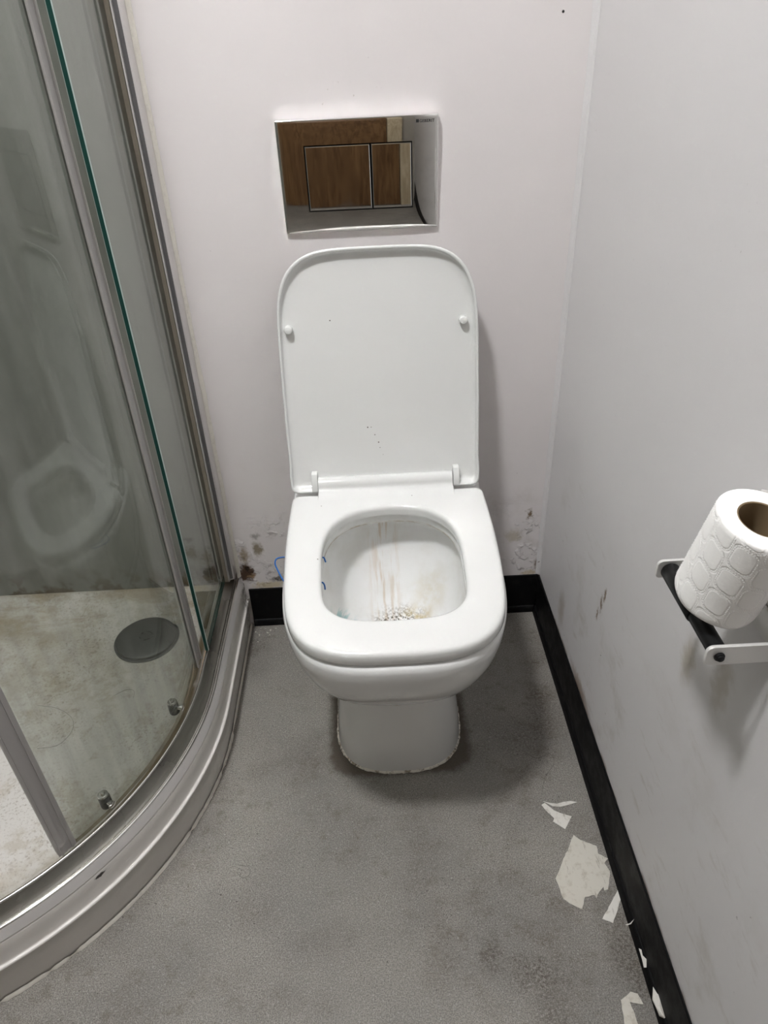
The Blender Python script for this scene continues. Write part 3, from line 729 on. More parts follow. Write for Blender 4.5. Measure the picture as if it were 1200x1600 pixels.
# ------------------------------------------------------------------ toilet
CX = 0.017
toi = tag(empty('toilet', (CX, -0.3, 0)), 'white floor-standing toilet with its seat down and lid raised', 'toilet')
NA = 128
ANG = [2 * PI * k / NA for k in range(NA)]
HOLE_HALF = spline([(0.0, -0.4755), (0.045, -0.4735), (0.077, -0.464), (0.0985, -0.442), (0.1075, -0.410), (0.1105, -0.350), (0.1110, -0.300), (0.105, -0.262), (0.090, -0.230), (0.063, -0.204), (0.032, -0.193), (0.0, -0.1895)], 6)
HOLE = mirror_half([(p[0], p[1]) for p in [Vector((a[0], a[1])) for a in HOLE_HALF]], CX)
HC = (CX, -0.335)
hole_ring = polar(HOLE, HC, ANG)
def section(wd, yf, y0, n, yb=-0.003, rb=0.02):
    half = []
    for k in range(25):
        a = PI / 2 * (1 - k / 24)
        half.append((wd * max(0, math.cos(a)) ** (2 / n), y0 - (y0 - yf) * max(0, math.sin(a)) ** (2 / n)))
    half += [(wd, y0 + (yb - rb - y0) * k / 6) for k in range(1, 7)]
    half += [(wd - rb + rb * math.cos(a), yb - rb + rb * math.sin(a)) for a in np.linspace(0, PI / 2, 6)[1:]]
    half += [(0.0, yb)]
    return polar(mirror_half(half, CX), HC, ANG)
bm = bmesh.new()
outer = [(0.0005, 0.1165, -0.416, -0.295, 2.7), (0.012, 0.1160, -0.4155, -0.295, 2.7), (0.06, 0.1125, -0.413, -0.295, 2.7), (0.12, 0.106, -0.4085, -0.29, 2.75), (0.17, 0.101, -0.405, -0.285, 2.8), (0.198, 0.0995, -0.4045, -0.285, 2.85),
         (0.204, 0.1005, -0.407, -0.285, 2.85), (0.208, 0.1045, -0.414, -0.285, 2.85), (0.216, 0.1130, -0.430, -0.285, 2.9), (0.232, 0.1250, -0.455, -0.285, 2.95), (0.255, 0.1380, -0.481, -0.285, 3.0), (0.285, 0.1515, -0.506, -0.285, 3.05), (0.315, 0.1620, -0.525, -0.285, 3.1),
         (0.345, 0.1695, -0.539, -0.285, 3.15), (0.372, 0.1738, -0.5465, -0.285, 3.2), (0.392, 0.1750, -0.5490, -0.285, 3.2), (0.4005, 0.1740, -0.5478, -0.285, 3.2), (0.4045, 0.1705, -0.5435, -0.285, 3.2)]
rings = [[(x, y, z) for x, y in section(wd, yf, y0, n)] for z, wd, yf, y0, n in outer]
def hole_scaled(k, dy=0.0):
    return [(CX + (x - CX) * k, HC[1] + dy + (y - HC[1]) * k) for x, y in hole_ring]
n_out = len(rings)
for z, k, dy in [(0.4052, 1.10, 0.004), (0.4045, 1.035, 0.005), (0.402, 1.020, 0.008), (0.3885, 1.015, 0.010), (0.3860, 1.025, 0.011), (0.3850, 1.075, 0.018), (0.378, 1.095, 0.024), (0.360, 1.100, 0.026), (0.335, 1.085, 0.023), (0.305, 1.035, 0.014), (0.280, 0.965, 0.002),
                 (0.258, 0.88, -0.006), (0.237, 0.765, -0.012), (0.220, 0.635, -0.014), (0.206, 0.50, -0.017), (0.190, 0.40, -0.02), (0.15, 0.33, -0.02), (0.125, 0.26, -0.02)]:
    rings.append([(x, y, z) for x, y in hole_scaled(k, dy)])
loft(bm, rings[:n_out + 1], True, True, False, mat=0)
loft(bm, rings[n_out:], True, False, True, mat=1)
bmesh.ops.remove_doubles(bm, verts=bm.verts[:], dist=1e-6)
obj('pan', bm, [M_CHINA, M_BOWL], toi, auto=48)
def water_mat():
    t = NT('standing_water')
    return t.done(t.pbsdf((0.9, 0.95, 0.93), 0.02, 0.0, None, **{'Transmission Weight': 1.0, 'IOR': 1.33}))
bm = bmesh.new(); vs = [bm.verts.new((x, y, 0.176)) for x, y in hole_scaled(0.36, -0.02)]; bm.faces.new(vs); obj('water', bm, water_mat(), toi)
# sealant round the foot
bm = bmesh.new(); rr = random.Random(21)
foot = section(0.1165, -0.416, -0.295, 2.7); rings = []
for (x, y) in foot:
    dx, dy = x - HC[0], y - HC[1]; l = math.hypot(dx, dy); dx /= l; dy /= l
    k = 0.0016 + 0.0018 * rr.random(); h = 0.0036 + 0.0022 * rr.random()
    yk = min(y, -0.002)
    rings.append([(x - dx * 0.001, yk - dy * 0.001, 0.0004), (x + dx * k, min(yk + dy * k, -0.0008), 0.0004), (x + dx * k * 0.7, min(yk + dy * k * .7, -0.0008), h * 0.6), (x - dx * 0.0005, min(yk - dy * 0.0005, -0.0008), h)])
loft(bm, rings, True, wrap=True); obj('sealant_bead', bm, M_SEALANT, toi, auto=60)
# seat
SEAT_HALF = spline([(0.0, -0.5455), (0.050, -0.5445), (0.088, -0.5375), (0.119, -0.522), (0.143, -0.496), (0.157, -0.461), (0.1645, -0.415), (0.1695, -0.350), (0.1722, -0.28), (0.1722, -0.21), (0.1712, -0.160)], 6)
SEAT_HALF = [(p[0], p[1]) for p in SEAT_HALF] + [(0.1708 - 0.013 + 0.013 * math.cos(a), -0.1525 + 0.013 * math.sin(a)) for a in np.linspace(0, PI / 2, 7)] + [(0.09, -0.1395), (0.0, -0.1395)]
SEAT = mirror_half(SEAT_HALF, CX)
corner = [math.atan2(y - HC[1], x - HC[0]) % (2 * PI) for x, y in [(CX + s * q[0], q[1]) for q in SEAT_HALF[-9:-2] for s in (1, -1)]]
ANG2 = sorted(set([2 * PI * k / 144 for k in range(144)] + corner))
so = polar(SEAT, HC, ANG2); sh = polar(HOLE, HC, ANG2)
bm = bmesh.new()
ZB, ZTP = 0.4085, 0.4300
def lerp_ring(a, b, f): return [(p[0] + (q[0] - p[0]) * f, p[1] + (q[1] - p[1]) * f) for p, q in zip(a, b)]
def absring(d, inner=False):
    out = []
    for p, q in zip(so, sh):
        L_ = math.hypot(q[0] - p[0], q[1] - p[1]); f = d / L_
        f = min(f, 0.5)
        out.append((q[0] + (p[0] - q[0]) * f, q[1] + (p[1] - q[1]) * f) if inner else (p[0] + (q[0] - p[0]) * f, p[1] + (q[1] - p[1]) * f))
    return out
R3 = []
R3.append((absring(0.004), ZB)); R3.append((absring(0.0008), ZB + 0.001)); R3.append((absring(0.0), ZB + 0.003)); R3.append((absring(0.0002), ZTP - 0.0075)); R3.append((absring(0.0010), ZTP - 0.0045)); R3.append((absring(0.0028), ZTP - 0.0022)); R3.append((absring(0.0056), ZTP - 0.0008)); R3.append((absring(0.0100), ZTP - 0.0001))
R3.append((lerp_ring(so, sh, 0.5), ZTP + 0.0003))
R3.append((absring(0.0085, True), ZTP - 0.0002)); R3.append((absring(0.0048, True), ZTP - 0.0010)); R3.append((absring(0.0020, True), ZTP - 0.0028)); R3.append((absring(0.0004, True), ZTP - 0.0056)); R3.append((absring(0.0, True), ZTP - 0.009)); R3.append((absring(0.0012, True), ZB + 0.002)); R3.append((absring(0.004, True), ZB))
R3.append((lerp_ring(so, sh, 0.5), ZB))
loft(bm, [[(x, y, z) for x, y in r] for r, z in R3], True, wrap=True)
# tongue that runs back between the hinges, ending in the round hinge barrel
xa, xb = -0.1065, 0.1355
BY, BZC, BR = -0.1190, 0.4385, 0.0125
prof = [(-0.165, ZTP + 0.0001), (-0.148, ZTP + 0.0002), (-0.1405, ZTP + 0.0010), (-0.1350, ZTP + 0.0030), (-0.1318, ZTP + 0.0062)] + [(BY + BR * math.cos(a), BZC + BR * math.sin(a)) for a in np.linspace(PI * 0.96, -PI * 0.62, 22)] + [(-0.130, ZB + 0.001), (-0.165, ZB + 0.001)]
loft(bm, [[(x, y, z) for y, z in prof] for x in (xa, xa + 0.0012, xb - 0.0012, xb)], True, True, True)
seat = obj('seat', bm, M_SEAT, toi, auto=42)
# lid: shallow tray with a raised rim, leaning back on the wall side
LB, LT = Vector((0, -0.1135, 0.4240)), Vector((0, -0.0385, 0.8430))
lt = (LT - LB).normalized(); ln = Vector((1, 0, 0)).cross(lt); ln = -ln if ln.y > 0 else ln
LCX = 0.0140
half = [(0.0, 0.0), (0.06, 0.0), (0.12, 0.0)] + [(0.1700 - 0.012 + 0.012 * math.sin(a), 0.012 - 0.012 * math.cos(a)) for a in np.linspace(0, PI / 2, 6)]
half += [tuple(q) for q in spline([(0.1702, 0.022), (0.1704, 0.036), (0.1692, 0.055), (0.1690, 0.12), (0.1682, 0.20), (0.1665, 0.28), (0.1635, 0.325), (0.1575, 0.352), (0.1460, 0.377), (0.1270, 0.3965), (0.1020, 0.4080), (0.0740, 0.4125), (0.04, 0.4138), (0.0, 0.4140)], 5)]
half = [(a, b) for a, b in [(q[0], q[1]) for q in half]]
lid_out = mirror_half(half, LCX)
LC = (LCX, 0.2)
la = sorted(set([2 * PI * k / 160 for k in range(160)] + [math.atan2(b - LC[1], LCX + s * a - LC[0]) % (2 * PI) for a, b in half[2:10] for s in (1, -1)] + [math.atan2(-LC[1], q - LC[0]) % (2 * PI) for q in (-0.1185, -0.1175, 0.1465, 0.1475)]))
lr = polar(lid_out, LC, la)
def lin(d):
    out = []
    for x, s in lr:
        dx, ds = LC[0] - x, LC[1] - s; l = math.hypot(dx, ds)
        # inset measured across the edge, not along the ray
        ax = max(abs(dx) / l, 0.25); az = max(abs(ds) / l, 0.25)
        fx, fs = d / 0.17, d / 0.2
        out.append((x + dx * min(1, fx), s + ds * min(1, fs)))
    return out
def notch(x, s, dep): return min(dep, 0.0022) if s < 0.03 and -0.118 < x < 0.147 else dep
def lp(x, s, dpt): return LB + Vector((x, 0, 0)) + lt * s + ln * dpt
def depth(s, base): 
    k = min(max((0.055 - s) / 0.040, 0), 1); k = k * k * (3 - 2 * k)
    return base * (1 + 0.28 * k)
bm = bmesh.new(); rings = []
for d, dep in [(0.020, -0.0015), (0.008, -0.0010), (0.003, 0.0010), (0.0006, 0.0040), (0.0, 0.0070), (0.0, 0.0118), (0.0006, 0.0138), (0.0018, 0.0147), (0.0034, 0.0146), (0.0045, 0.0133), (0.0050, 0.0105), (0.0058, 0.0065), (0.0080, 0.0045), (0.0120, 0.0028), (0.0180, 0.0022), (0.05, 0.0020), (0.10, 0.0020), (0.15, 0.0020)]:
    rings.append([lp(x, s, notch(x0_, s0_, depth(s, dep) if dep > 0.003 else dep)) for (x, s), (x0_, s0_) in zip(lin(d), lr)])
loft(bm, rings, True, True, True)
lid = obj('lid', bm, M_SEAT, toi, auto=45)
for x, s in ((-0.1345, 0.2890), (0.1560, 0.2920)):
    bm = bmesh.new(); lathe(bm, [(0.0072, 0.0), (0.0070, 0.006), (0.0068, 0.010), (0.0056, 0.0126), (0.003, 0.0138), (0.0001, 0.0141)], lp(x, s, 0.0020), ln, 24)
    obj('buffer', bm, M_SEAT, lid)
for x0 in (-0.1180, 0.1370):
    bm = bmesh.new()
    pr = [(0.036, 0.002), (0.036, 0.010), (0.0335, 0.0145), (0.027, 0.0180), (0.014, 0.0205), (0.003, 0.0200), (-0.0015, 0.0160), (-0.0022, 0.009), (-0.002, 0.002)]
    loft(bm, [[lp(x, s, dd) for s, dd in [(0.015 + (s - 0.015) * k, 0.002 + (dd - 0.002) * k) for s, dd in pr]] for x, k in ((x0, 0.95), (x0 + 0.0008, 1.0), (x0 + 0.0102, 1.0), (x0 + 0.011, 0.95))], True, True, True)
    obj('hinge_lug', bm, M_SEAT, lid, auto=30)
# seat fixing caps on the china under the hinge
for x in (CX - 0.078, CX + 0.078):
    bm = bmesh.new(); lathe(bm, [(0.016, 0.0), (0.016, 0.003), (0.013, 0.0042), (0.0001, 0.0045)], (x, -0.060, 0.4046), seg=24); obj('fixing_cap', bm, M_SEAT, toi)

# ------------------------------------------------------------------ flush plate
fp = tag(empty('flush_plate', (-0.004, 0, 0.93)), 'smudged chrome dual-button flush plate on the wall above the toilet', 'flush plate')
PX0, PX1, PZ0, PZ1 = -0.1268, 0.1192, 0.8465, 1.0105
PTILT = math.radians(3.2)
def pfront(x, z):
    """y of the slightly pillowed, slightly leaning plate front"""
    u = (x - (PX0 + PX1) / 2) / ((PX1 - PX0) / 2); v = (z - (PZ0 + PZ1) / 2) / ((PZ1 - PZ0) / 2)
    return -0.0128 - math.tan(PTILT) * (z - (PZ0 + PZ1) / 2) + 0.0013 * abs(u) ** 6 + 0.0012 * abs(v) ** 6
BX0, BXM, BX1, BZ0, BZ1 = -0.0862, 0.0152, 0.0790, 0.8796, 0.9751
def grid_xs(a, b, n): return list(np.linspace(a, b, n))
bm = bmesh.new()
xs = grid_xs(PX0 + 0.0016, BX0, 12) + grid_xs(BX0, BX1, 34)[1:] + grid_xs(BX1, PX1 - 0.0016, 12)[1:]
zs = grid_xs(PZ0 + 0.0016, BZ0, 10) + grid_xs(BZ0, BZ1, 18)[1:] + grid_xs(BZ1, PZ1 - 0.0016, 10)[1:]
V = {}
for i, x in enumerate(xs):
    for j, z in enumerate(zs): V[i, j] = bm.verts.new((x, pfront(x, z), z))
for i in range(len(xs) - 1):
    for j in range(len(zs) - 1):
        xm, zm = (xs[i] + xs[i + 1]) / 2, (zs[j] + zs[j + 1]) / 2
        if BX0 < xm < BX1 and BZ0 < zm < BZ1: continue
        bm.faces.new((V[i, j], V[i + 1, j], V[i + 1, j + 1], V[i, j + 1]))
# rounded border and sides back to the wall
be = [e for e in bm.edges if e.is_boundary]
border = [(i, 0) for i in range(len(xs))] + [(len(xs) - 1, j) for j in range(1, len(zs))] + [(i, len(zs) - 1) for i in range(len(xs) - 2, -1, -1)] + [(0, j) for j in range(len(zs) - 2, 0, -1)]
prev = [V[k] for k in border]
for ex, back in ((0.0009, 0.0006), (0.0016, 0.0022), (0.0016, None)):
    ring = []
    for k in border:
        v = V[k].co; i, j = k
        sx = -1 if i == 0 else (1 if i == len(xs) - 1 else 0); sz = -1 if j == 0 else (1 if j == len(zs) - 1 else 0)
        ring.append(bm.verts.new((v.x + sx * ex, (v.y + back) if back is not None else -0.0006, v.z + sz * ex)))
    for a in range(len(border)):
        b = (a + 1) % len(border); bm.faces.new((prev[a], prev[b], ring[b], ring[a]))
    prev = ring
# recess walls behind the buttons
hole_i = [i for i, x in enumerate(xs) if BX0 - 1e-6 <= x <= BX1 + 1e-6]; hole_j = [j for j, z in enumerate(zs) if BZ0 - 1e-6 <= z <= BZ1 + 1e-6]
hb = [(i, hole_j[0]) for i in hole_i] + [(hole_i[-1], j) for j in hole_j[1:]] + [(i, hole_j[-1]) for i in hole_i[-2::-1]] + [(hole_i[0], j) for j in hole_j[-2:0:-1]]
ring = [bm.verts.new((V[k].co.x, -0.0035, V[k].co.z)) for k in hb]
for a in range(len(hb)):
    b = (a + 1) % len(hb); bm.faces.new((V[hb[a]], V[hb[b]], ring[b], ring[a])).material_index = 1
f = bm.faces.new(ring); f.material_index = 1
for f in bm.faces:
    if f.material_index == 0 and all(v.co.y > -0.0007 or v.co.x < PX0 + 0.0012 or v.co.x > PX1 - 0.0012 or v.co.z < PZ0 + 0.0012 or v.co.z > PZ1 - 0.0012 for v in f.verts): f.material_index = 2
obj('faceplate', bm, [M_CHROME, M_DARKGAP, M_CHROME_PLAIN], fp, auto=35)
g = 0.0013
for bx0, bx1, yaw in ((BX0 + g, BXM - g * 0.7, 0.004), (BXM + g * 0.7, BX1 - g, -0.010)):
    bm = bmesh.new(); rings = []
    bz0, bz1 = BZ0 + g, BZ1 - g
    def bf(x, z, k): return pfront(0.0, z) - 0.0004 + yaw * (x - (bx0 + bx1) / 2) + k
    for ins, k in ((0.0, 0.007), (0.0, 0.0012), (0.0006, 0.0003), (0.0016, 0.0)):
        z_l = bz0 + ins + (0.0022 if k == 0.0 else 0.0)
        rings.append([(bx0 + ins, bf(bx0, z_l, k), z_l), (bx1 - ins, bf(bx1, z_l, k), z_l), (bx1 - ins, bf(bx1, bz1 - ins, k), bz1 - ins), (bx0 + ins, bf(bx0, bz1 - ins, k), bz1 - ins)])
    vr = loft(bm, rings, True)
    bm.faces.new(vr[-1]); bm.faces.new(vr[0])
    bm.normal_update()
    for f in bm.faces:
        if abs(f.normal.y) < 0.25: f.material_index = 1
    obj('button', bm, [M_CHROME, M_DARKGAP], fp, smooth=False)
# printed lettering
def text_mesh(txt, size, loc, mat, parent, name):
    cu = bpy.data.curves.new('t', 'FONT'); cu.body = txt; cu.size = size; cu.extrude = 0.00008; cu.align_x = 'RIGHT'; cu.resolution_u = 2; cu.space_character = 1.1; cu.offset = 0.00012
    to = bpy.data.objects.new('t', cu); COL.objects.link(to)
    dg = bpy.context.evaluated_depsgraph_get(); me = bpy.data.meshes.new_from_object(to.evaluated_get(dg))
    bpy.data.objects.remove(to)
    me.transform(Matrix.Rotation(PI / 2, 4, 'X')); me.transform(Matrix.Translation(loc))
    me.materials.clear(); me.materials.append(mat); me.name = name
    o = bpy.data.objects.new(name, me); COL.objects.link(o); o.parent = parent; o.matrix_parent_inverse = parent.matrix_world.inverted(); return o
zt = 0.9995
lo = text_mesh('\u25A0GEBERIT', 0.0056, (0.1130, pfront(0.105, zt) - 0.0004, zt), M_LETTER, fp, 'lettering')
lo['label'] = 'small dark grey printed lettering'

# ------------------------------------------------------------------ toilet roll holder and roll
AX, AZ, YN, YFR = 0.2885, 0.6565, -0.792, -0.671
hd = tag(empty('toilet_roll_holder', (XR, (YN + YFR) / 2, AZ)), 'pale metal roll holder with a black bar on the right wall', 'roll holder')
def arm(y0, y1):
    bm = bmesh.new(); h = 0.0105; x0 = AX - 0.0125
    pr = [(XR - 0.0035, -h), (XR - 0.0035, h), (x0 + 0.006, h)] + [(x0 + 0.006 - 0.006 * math.sin(a), h - 0.006 + 0.006 * math.cos(a)) for a in np.linspace(0, PI / 2, 6)[1:]] + [(x0, -h + 0.004)] + [(x0 + 0.004 - 0.004 * math.cos(a), -h + 0.004 - 0.004 * math.sin(a)) for a in np.linspace(0, PI / 2, 5)[1:]]
    c = (sum(p[0] for p in pr) / len(pr), 0)
    loft(bm, [[(c[0] + (x - c[0]) * k, y, AZ + z * k) for x, z in pr] for y, k in ((y0, 0.985), (y0 + 0.0005, 1), (y1 - 0.0005, 1), (y1, 0.985))], True, True, True)
    obj('arm', bm, M_ARM, hd, auto=35)
arm(YN - 0.0015, YN + 0.002); arm(YFR - 0.002, YFR + 0.0015)
bm = bmesh.new(); box(bm, XR - 0.0036, XR - 0.0004, YN - 0.012, YFR + 0.012, AZ - 0.014, AZ + 0.014, 0.001); obj('wall_bracket', bm, M_ARM, hd)
ym = -0.742
bm = bmesh.new()
lathe(bm, [(0.0082, 0.0), (0.0082, ym - YN - 0.003), (0.0072, ym - YN - 0.002)], (AX, YN + 0.0021, AZ), (0, 1, 0), 28)
lathe(bm, [(0.0085, 0.0), (0.0094, 0.0015), (0.0094, YFR - ym - 0.0045), (0.0080, YFR - ym - 0.0025)], (AX, ym, AZ), (0, 1, 0), 28)
bar = obj('bar', bm, M_BLACKMETAL, hd, auto=35); bar['label'] = 'black two-piece bar'
for y, s in ((YN - 0.0016, -1), (YFR + 0.0016, 1)):
    bm = bmesh.new(); lathe(bm, [(0.0046, 0.0), (0.0048, 0.0012), (0.0040, 0.0024), (0.0032, 0.0026), (0.0030, 0.0040), (0.0001, 0.0046)], (AX - 0.001, y, AZ), (0, s, 0), 20)
    obj('end_cap', bm, M_BLACKMETAL, hd)
# roll standing on end on the bar, leaning on the wall
RR, RH, RC = 0.0372, 0.0986, 0.0205
th, ph = 0.2139, -1.03
axr = Vector((math.sin(th) * math.cos(ph), math.sin(th) * math.sin(ph), math.cos(th)))
tro = tag(empty('toilet_roll', (0.2995, -0.7441, 0.6815)), 'white embossed toilet roll standing on end on the black bar', 'toilet roll')
tro.rotation_mode = 'QUATERNION'
tro.matrix_world = Matrix.Translation((0.2995, -0.7441, 0.6815)) @ Vector((0, 0, 1)).rotation_difference(axr).to_matrix().to_4x4()
def child_local(name, bm, mat, parent, auto=40):
    o = obj(name, bm, mat, None, auto=auto); o.parent = parent; return o
bm = bmesh.new(); rr = random.Random(2); seg = 120
prof = [(RC + 0.0006, 0.0), (RR - 0.002, -0.0002), (RR - 0.0006, 0.0008), (RR, 0.003)] + [(RR + 0.0002 * rr.random(), RH * k / 14) for k in range(1, 14)] + [(RR, RH - 0.002), (RR - 0.0008, RH - 0.0004), (RR - 0.002, RH), (RC + 0.004, RH - 0.0002), (RC + 0.0006, RH - 0.0006)]
rings = []
for r, h in prof:
    rings.append([((r + 0.0006 * math.sin(3 * a + 1) * (r > 0.03)) * math.cos(a), (r + 0.0006 * math.sin(3 * a + 1) * (r > 0.03)) * math.sin(a), h + 0.0005 * math.sin(5 * a) * (h < 0.003)) for a in [2 * PI * k / seg for k in range(seg)]])
loft(bm, rings, True, wrap=True)
child_local('paper', bm, M_TISSUE, tro, 50)
bm = bmesh.new()   # embossed rows of dots round every quilted cell
NC_, CH_, CW_ = 10, 0.0265, 2 * PI * 0.037 / 10
def rr_outline(hw, hh, r, step):
    P = []
    for sx, sy, a0 in ((1, 1, 0), (-1, 1, 90), (-1, -1, 180), (1, -1, 270)):
        P += [(sx * (hw - r) + r * math.cos(math.radians(a0 + k)), sy * (hh - r) + r * math.sin(math.radians(a0 + k))) for k in range(0, 91, 6)]
    P.append(P[0]); out = []; acc = 0.0
    for a, b in zip(P, P[1:]):
        l = math.hypot(b[0] - a[0], b[1] - a[1])
        while acc <= l and l > 0:
            out.append((a[0] + (b[0] - a[0]) * acc / l, a[1] + (b[1] - a[1]) * acc / l)); acc += step
        acc -= l
    return out
ol = rr_outline(CW_ / 2 - 0.0013, CH_ / 2 - 0.0013, 0.0070, 0.0023)
for ci in range(NC_):
    for cj in range(-1, 7):
        for (a, b) in ol:
            zz = (cj + 0.5 - 0.5 * (ci % 2)) * CH_ + b - a * 9.0 * CH_
            if not 0.004 < zz < RH - 0.003: continue
            an = ((ci + 0.5) * CW_ + a) / 0.037 - PI
            rs = RR + 0.0006 * math.sin(3 * an + 1)
            n_ = Vector((math.cos(an), math.sin(an), 0)); t_ = Vector((-math.sin(an), math.cos(an), 0))
            c_ = n_ * (rs - 0.0001) + Vector((0, 0, zz))
            rim = [bm.verts.new(c_ + t_ * (0.00076 * math.cos(k * PI / 3)) + Vector((0, 0, 0.00076 * math.sin(k * PI / 3)))) for k in range(6)]
            top = bm.verts.new(c_ + n_ * 0.00085)
            for k in range(6): bm.faces.new((rim[k], rim[(k + 1) % 6], top))
child_local('embossed_dots', bm, M_TISSUE_PLAIN, tro, 80)['kind'] = 'stuff'
bm = bmesh.new(); lathe(bm, [(RC, -0.0002), (RC + 0.0005, 0.0), (RC + 0.0005, RH - 0.0010), (RC, RH - 0.0004), (RC - 0.0008, RH - 0.0010), (RC - 0.0008, 0.0)], seg=48, cap=False); child_local('cardboard_core', bm, M_CARD, tro)
bm = bmesh.new()   # end of the sheet hanging off the paper on the wall side
rings = []
for i in range(9):
    a = math.radians(70 - 8 * i); lift = 0.0005 + 0.00045 * i * (1 if i < 7 else 1.15)
    rings.append([((RR + lift + t_) * math.cos(a), (RR + lift + t_) * math.sin(a), z) for t_, z in ((0, 0.004), (0.0004, 0.004), (0.0004, RH + 0.0005 * i), (0, RH + 0.0005 * i))])
loft(bm, rings, True, True, True); child_local('loose_sheet', bm, M_TISSUE, tro, 30)

# ------------------------------------------------------------------ blue hanger clipped over the pan rim
bm = bmesh.new(); HZ = 0.40672
loop = [(-0.0912, -0.298, 0.398), (-0.0935, -0.297, HZ - 0.0006), (-0.098, -0.2965, HZ), (-0.125, -0.2935, HZ), (-0.155, -0.2905, HZ), (-0.1675, -0.2920, HZ), (-0.1718, -0.2965, HZ), (-0.1722, -0.3060, HZ), (-0.1690, -0.3170, HZ), (-0.1570, -0.3470, HZ), (-0.1500, -0.3560, HZ), (-0.1400, -0.3590, HZ), (-0.118, -0.3600, HZ), (-0.097, -0.3605, HZ), (-0.0925, -0.3608, HZ - 0.0008), (-0.0905, -0.361, 0.400), (-0.0903, -0.3613, 0.393)]
tube(bm, [tuple(q) for q in spline(loop, 5)], 0.0013, 10)
tag(obj('rim_hanger', bm, M_BLUE), 'blue plastic hanger hooked over the left rim of the toilet', 'freshener hanger')

# ------------------------------------------------------------------ scraps on the floor
def scrap(pts, label, mat=M_SCRAP, thick=0.0007, lift=0.0, seed=1, jag=0.0):
    rr = random.Random(seed)
    pl = []
    n = len(pts)
    for i in range(n):
        a, b = Vector(pts[i]), Vector(pts[(i + 1) % n])
        m = max(1, int((b - a).length / 0.005)) if jag else 1
        for k in range(m):
            q = a + (b - a) * k / m
            if k and jag: q += Vector((rr.uniform(-jag, jag), rr.uniform(-jag, jag)))
            pl.append(q)
    bm = bmesh.new()
    cx = sum(p.x for p in pl) / len(pl); cy = sum(p.y for p in pl) / len(pl)
    vb = [bm.verts.new((p.x, p.y, 0.0004)) for p in pl]
    f = bm.faces.new(vb)
    r = bmesh.ops.extrude_face_region(bm, geom=[f])
    for v in r['geom']:
        if isinstance(v, bmesh.types.BMVert):
            v.co.z += thick + lift * rr.random()
    return tag(obj('paper_scrap', bm, mat, smooth=False), label, 'scrap', 'torn scraps along the right skirting')
def fl(u, v, z=0.0):
    """floor point under a pixel of the 1200 x 1600 frame (only used to read plan positions off the photograph)"""
    dv = CF + CR * ((u - 600) / 1118.2525) - CU * ((v - 800) / 1118.2525)
    t = (z - 1.1169360) / dv.z
    return (dv.x * t, -1.2272266 + dv.y * t)
scrap([(0.2577, -0.4895), (0.2680, -0.4935), (0.2800, -0.4960), (0.2930, -0.4930), (0.3050, -0.4920), (0.3160, -0.4950), (0.3010, -0.4990), (0.2850, -0.5020), (0.2720, -0.5000)], 'thin curved white sliver, farthest of the floor scraps', M_SCRAP2, seed=1)
scrap([fl(*q) for q in [(846, 1258), (851, 1255), (866, 1267), (876, 1271), (893, 1276), (883, 1296), (864, 1284), (866, 1279), (853, 1267)]], 'small white strip with a square end, just below the curved sliver', M_SCRAP2, seed=2)
scrap([fl(*q) for q in [(896, 1305), (907, 1313), (932, 1322), (934, 1334), (950, 1342), (944, 1349), (953, 1362), (950, 1390), (944, 1392), (943, 1386), (934, 1398), (932, 1404), (929, 1399), (914, 1402), (909, 1421), (890, 1412), (880, 1405), (877, 1397), (868, 1373)]], 'largest cream torn patch on the floor near the right skirting', M_SCRAP, seed=3, jag=0.0007)
scrap([fl(*q) for q in [(965, 1391), (972, 1398), (958, 1443), (941, 1436)]], 'narrow cream rectangle touching the right skirting', M_SCRAP2, seed=4, jag=0.0006)
scrap([fl(*q, 0.0155) for q in [(977, 1445), (984, 1443), (991, 1436), (986, 1444), (980, 1446)]], 'tiny white crescent on the toe of the right skirting', M_SCRAP2, 0.0006, seed=5).location.z = 0.0152
scrap([fl(*q, 0.0155) for q in [(998, 1482), (1002, 1484), (1004, 1493), (1010, 1499), (1010, 1512), (1006, 1512), (1003, 1499)]], 'short white fleck on the skirting toe, beside brown staining', M_SCRAP2, 0.0006, seed=6).location.z = 0.0152
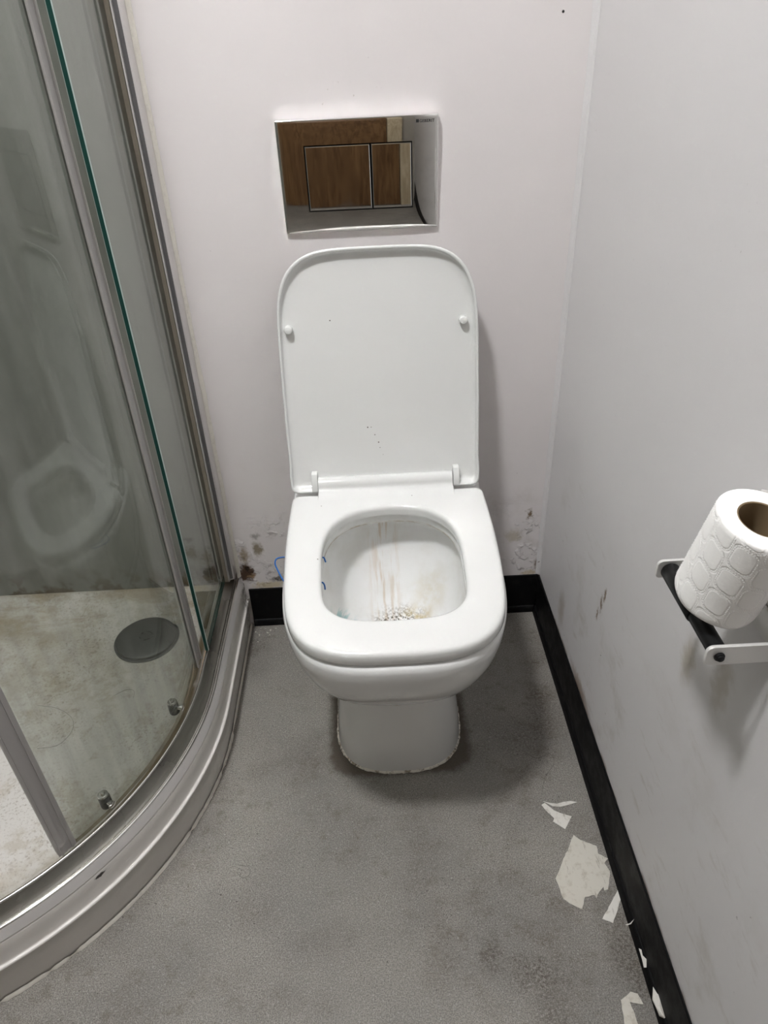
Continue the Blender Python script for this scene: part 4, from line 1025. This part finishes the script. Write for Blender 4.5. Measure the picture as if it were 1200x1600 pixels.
scrap([fl(*q) for q in [(970, 1563), (985, 1550), (996, 1553), (1005, 1569), (1003, 1570), (984, 1566), (990, 1580), (997, 1601), (999, 1620), (980, 1625)]], 'cream L-shaped scrap at the bottom edge of the photo', M_SCRAP, seed=7, jag=0.0006)
scrap([fl(*q, 0.0155) for q in [(1020, 1543), (1026, 1555), (1033, 1557), (1037, 1572), (1043, 1586), (1038, 1592), (1030, 1588), (1024, 1573), (1019, 1563)]], 'crumpled white shred against the skirting, nearest the camera', M_SCRAP2, 0.0012, lift=0.003, seed=8).location.z = 0.0158

# plaster crumbs on the floor where the skirting meets the tray
bm = bmesh.new(); rr = random.Random(31)
for k in range(13):
    x, y, q = rr.uniform(-0.292, -0.240), -0.012 - abs(rr.gauss(0, 0.022)), rr.uniform(0.0006, 0.0022)
    m_ = Matrix.Translation((x, y, q * 0.55)) @ Euler((rr.random(), rr.random(), 6 * rr.random())).to_matrix().to_4x4() @ Matrix.Diagonal((q * 1.3, q, q * 0.6, 1))
    bmesh.ops.create_icosphere(bm, subdivisions=1, radius=1.0, matrix=m_)
o = tag(obj('plaster_crumbs', bm, M_SCRAP, smooth=False), 'tiny pale crumbs of plaster below the skirting, left of the toilet', 'debris'); o['kind'] = 'stuff'

# loose hairs on the floor and in the tray
def hair(pts, label, z):
    bm = bmesh.new(); tube(bm, [(p[0], p[1], z) for p in spline([(a, b, 0) for a, b in pts], 5)], 0.00022, 4)
    return tag(obj('hair', bm, M_HAIR), label, 'hair', 'loose dark hairs')
hair([fl(*q) for q in [(815, 1172), (838, 1185), (858, 1178), (866, 1192), (852, 1215), (846, 1245)]], 'long dark hair on the floor above the curved sliver', 0.0006)
hair([fl(*q) for q in [(372, 1352), (388, 1355), (390, 1366), (380, 1372), (370, 1364)]], 'small curl of hair on the open floor right of the shower', 0.0006)
hair([(-0.66, -0.29), (-0.62, -0.30), (-0.585, -0.325), (-0.575, -0.355), (-0.59, -0.385), (-0.625, -0.39)], 'curved dark hair lying in the shower tray', 0.0868)
hair([(-0.52, -0.275), (-0.50, -0.262), (-0.485, -0.267), (-0.482, -0.285)], 'short curl of hair in the tray near the drain', 0.0868)
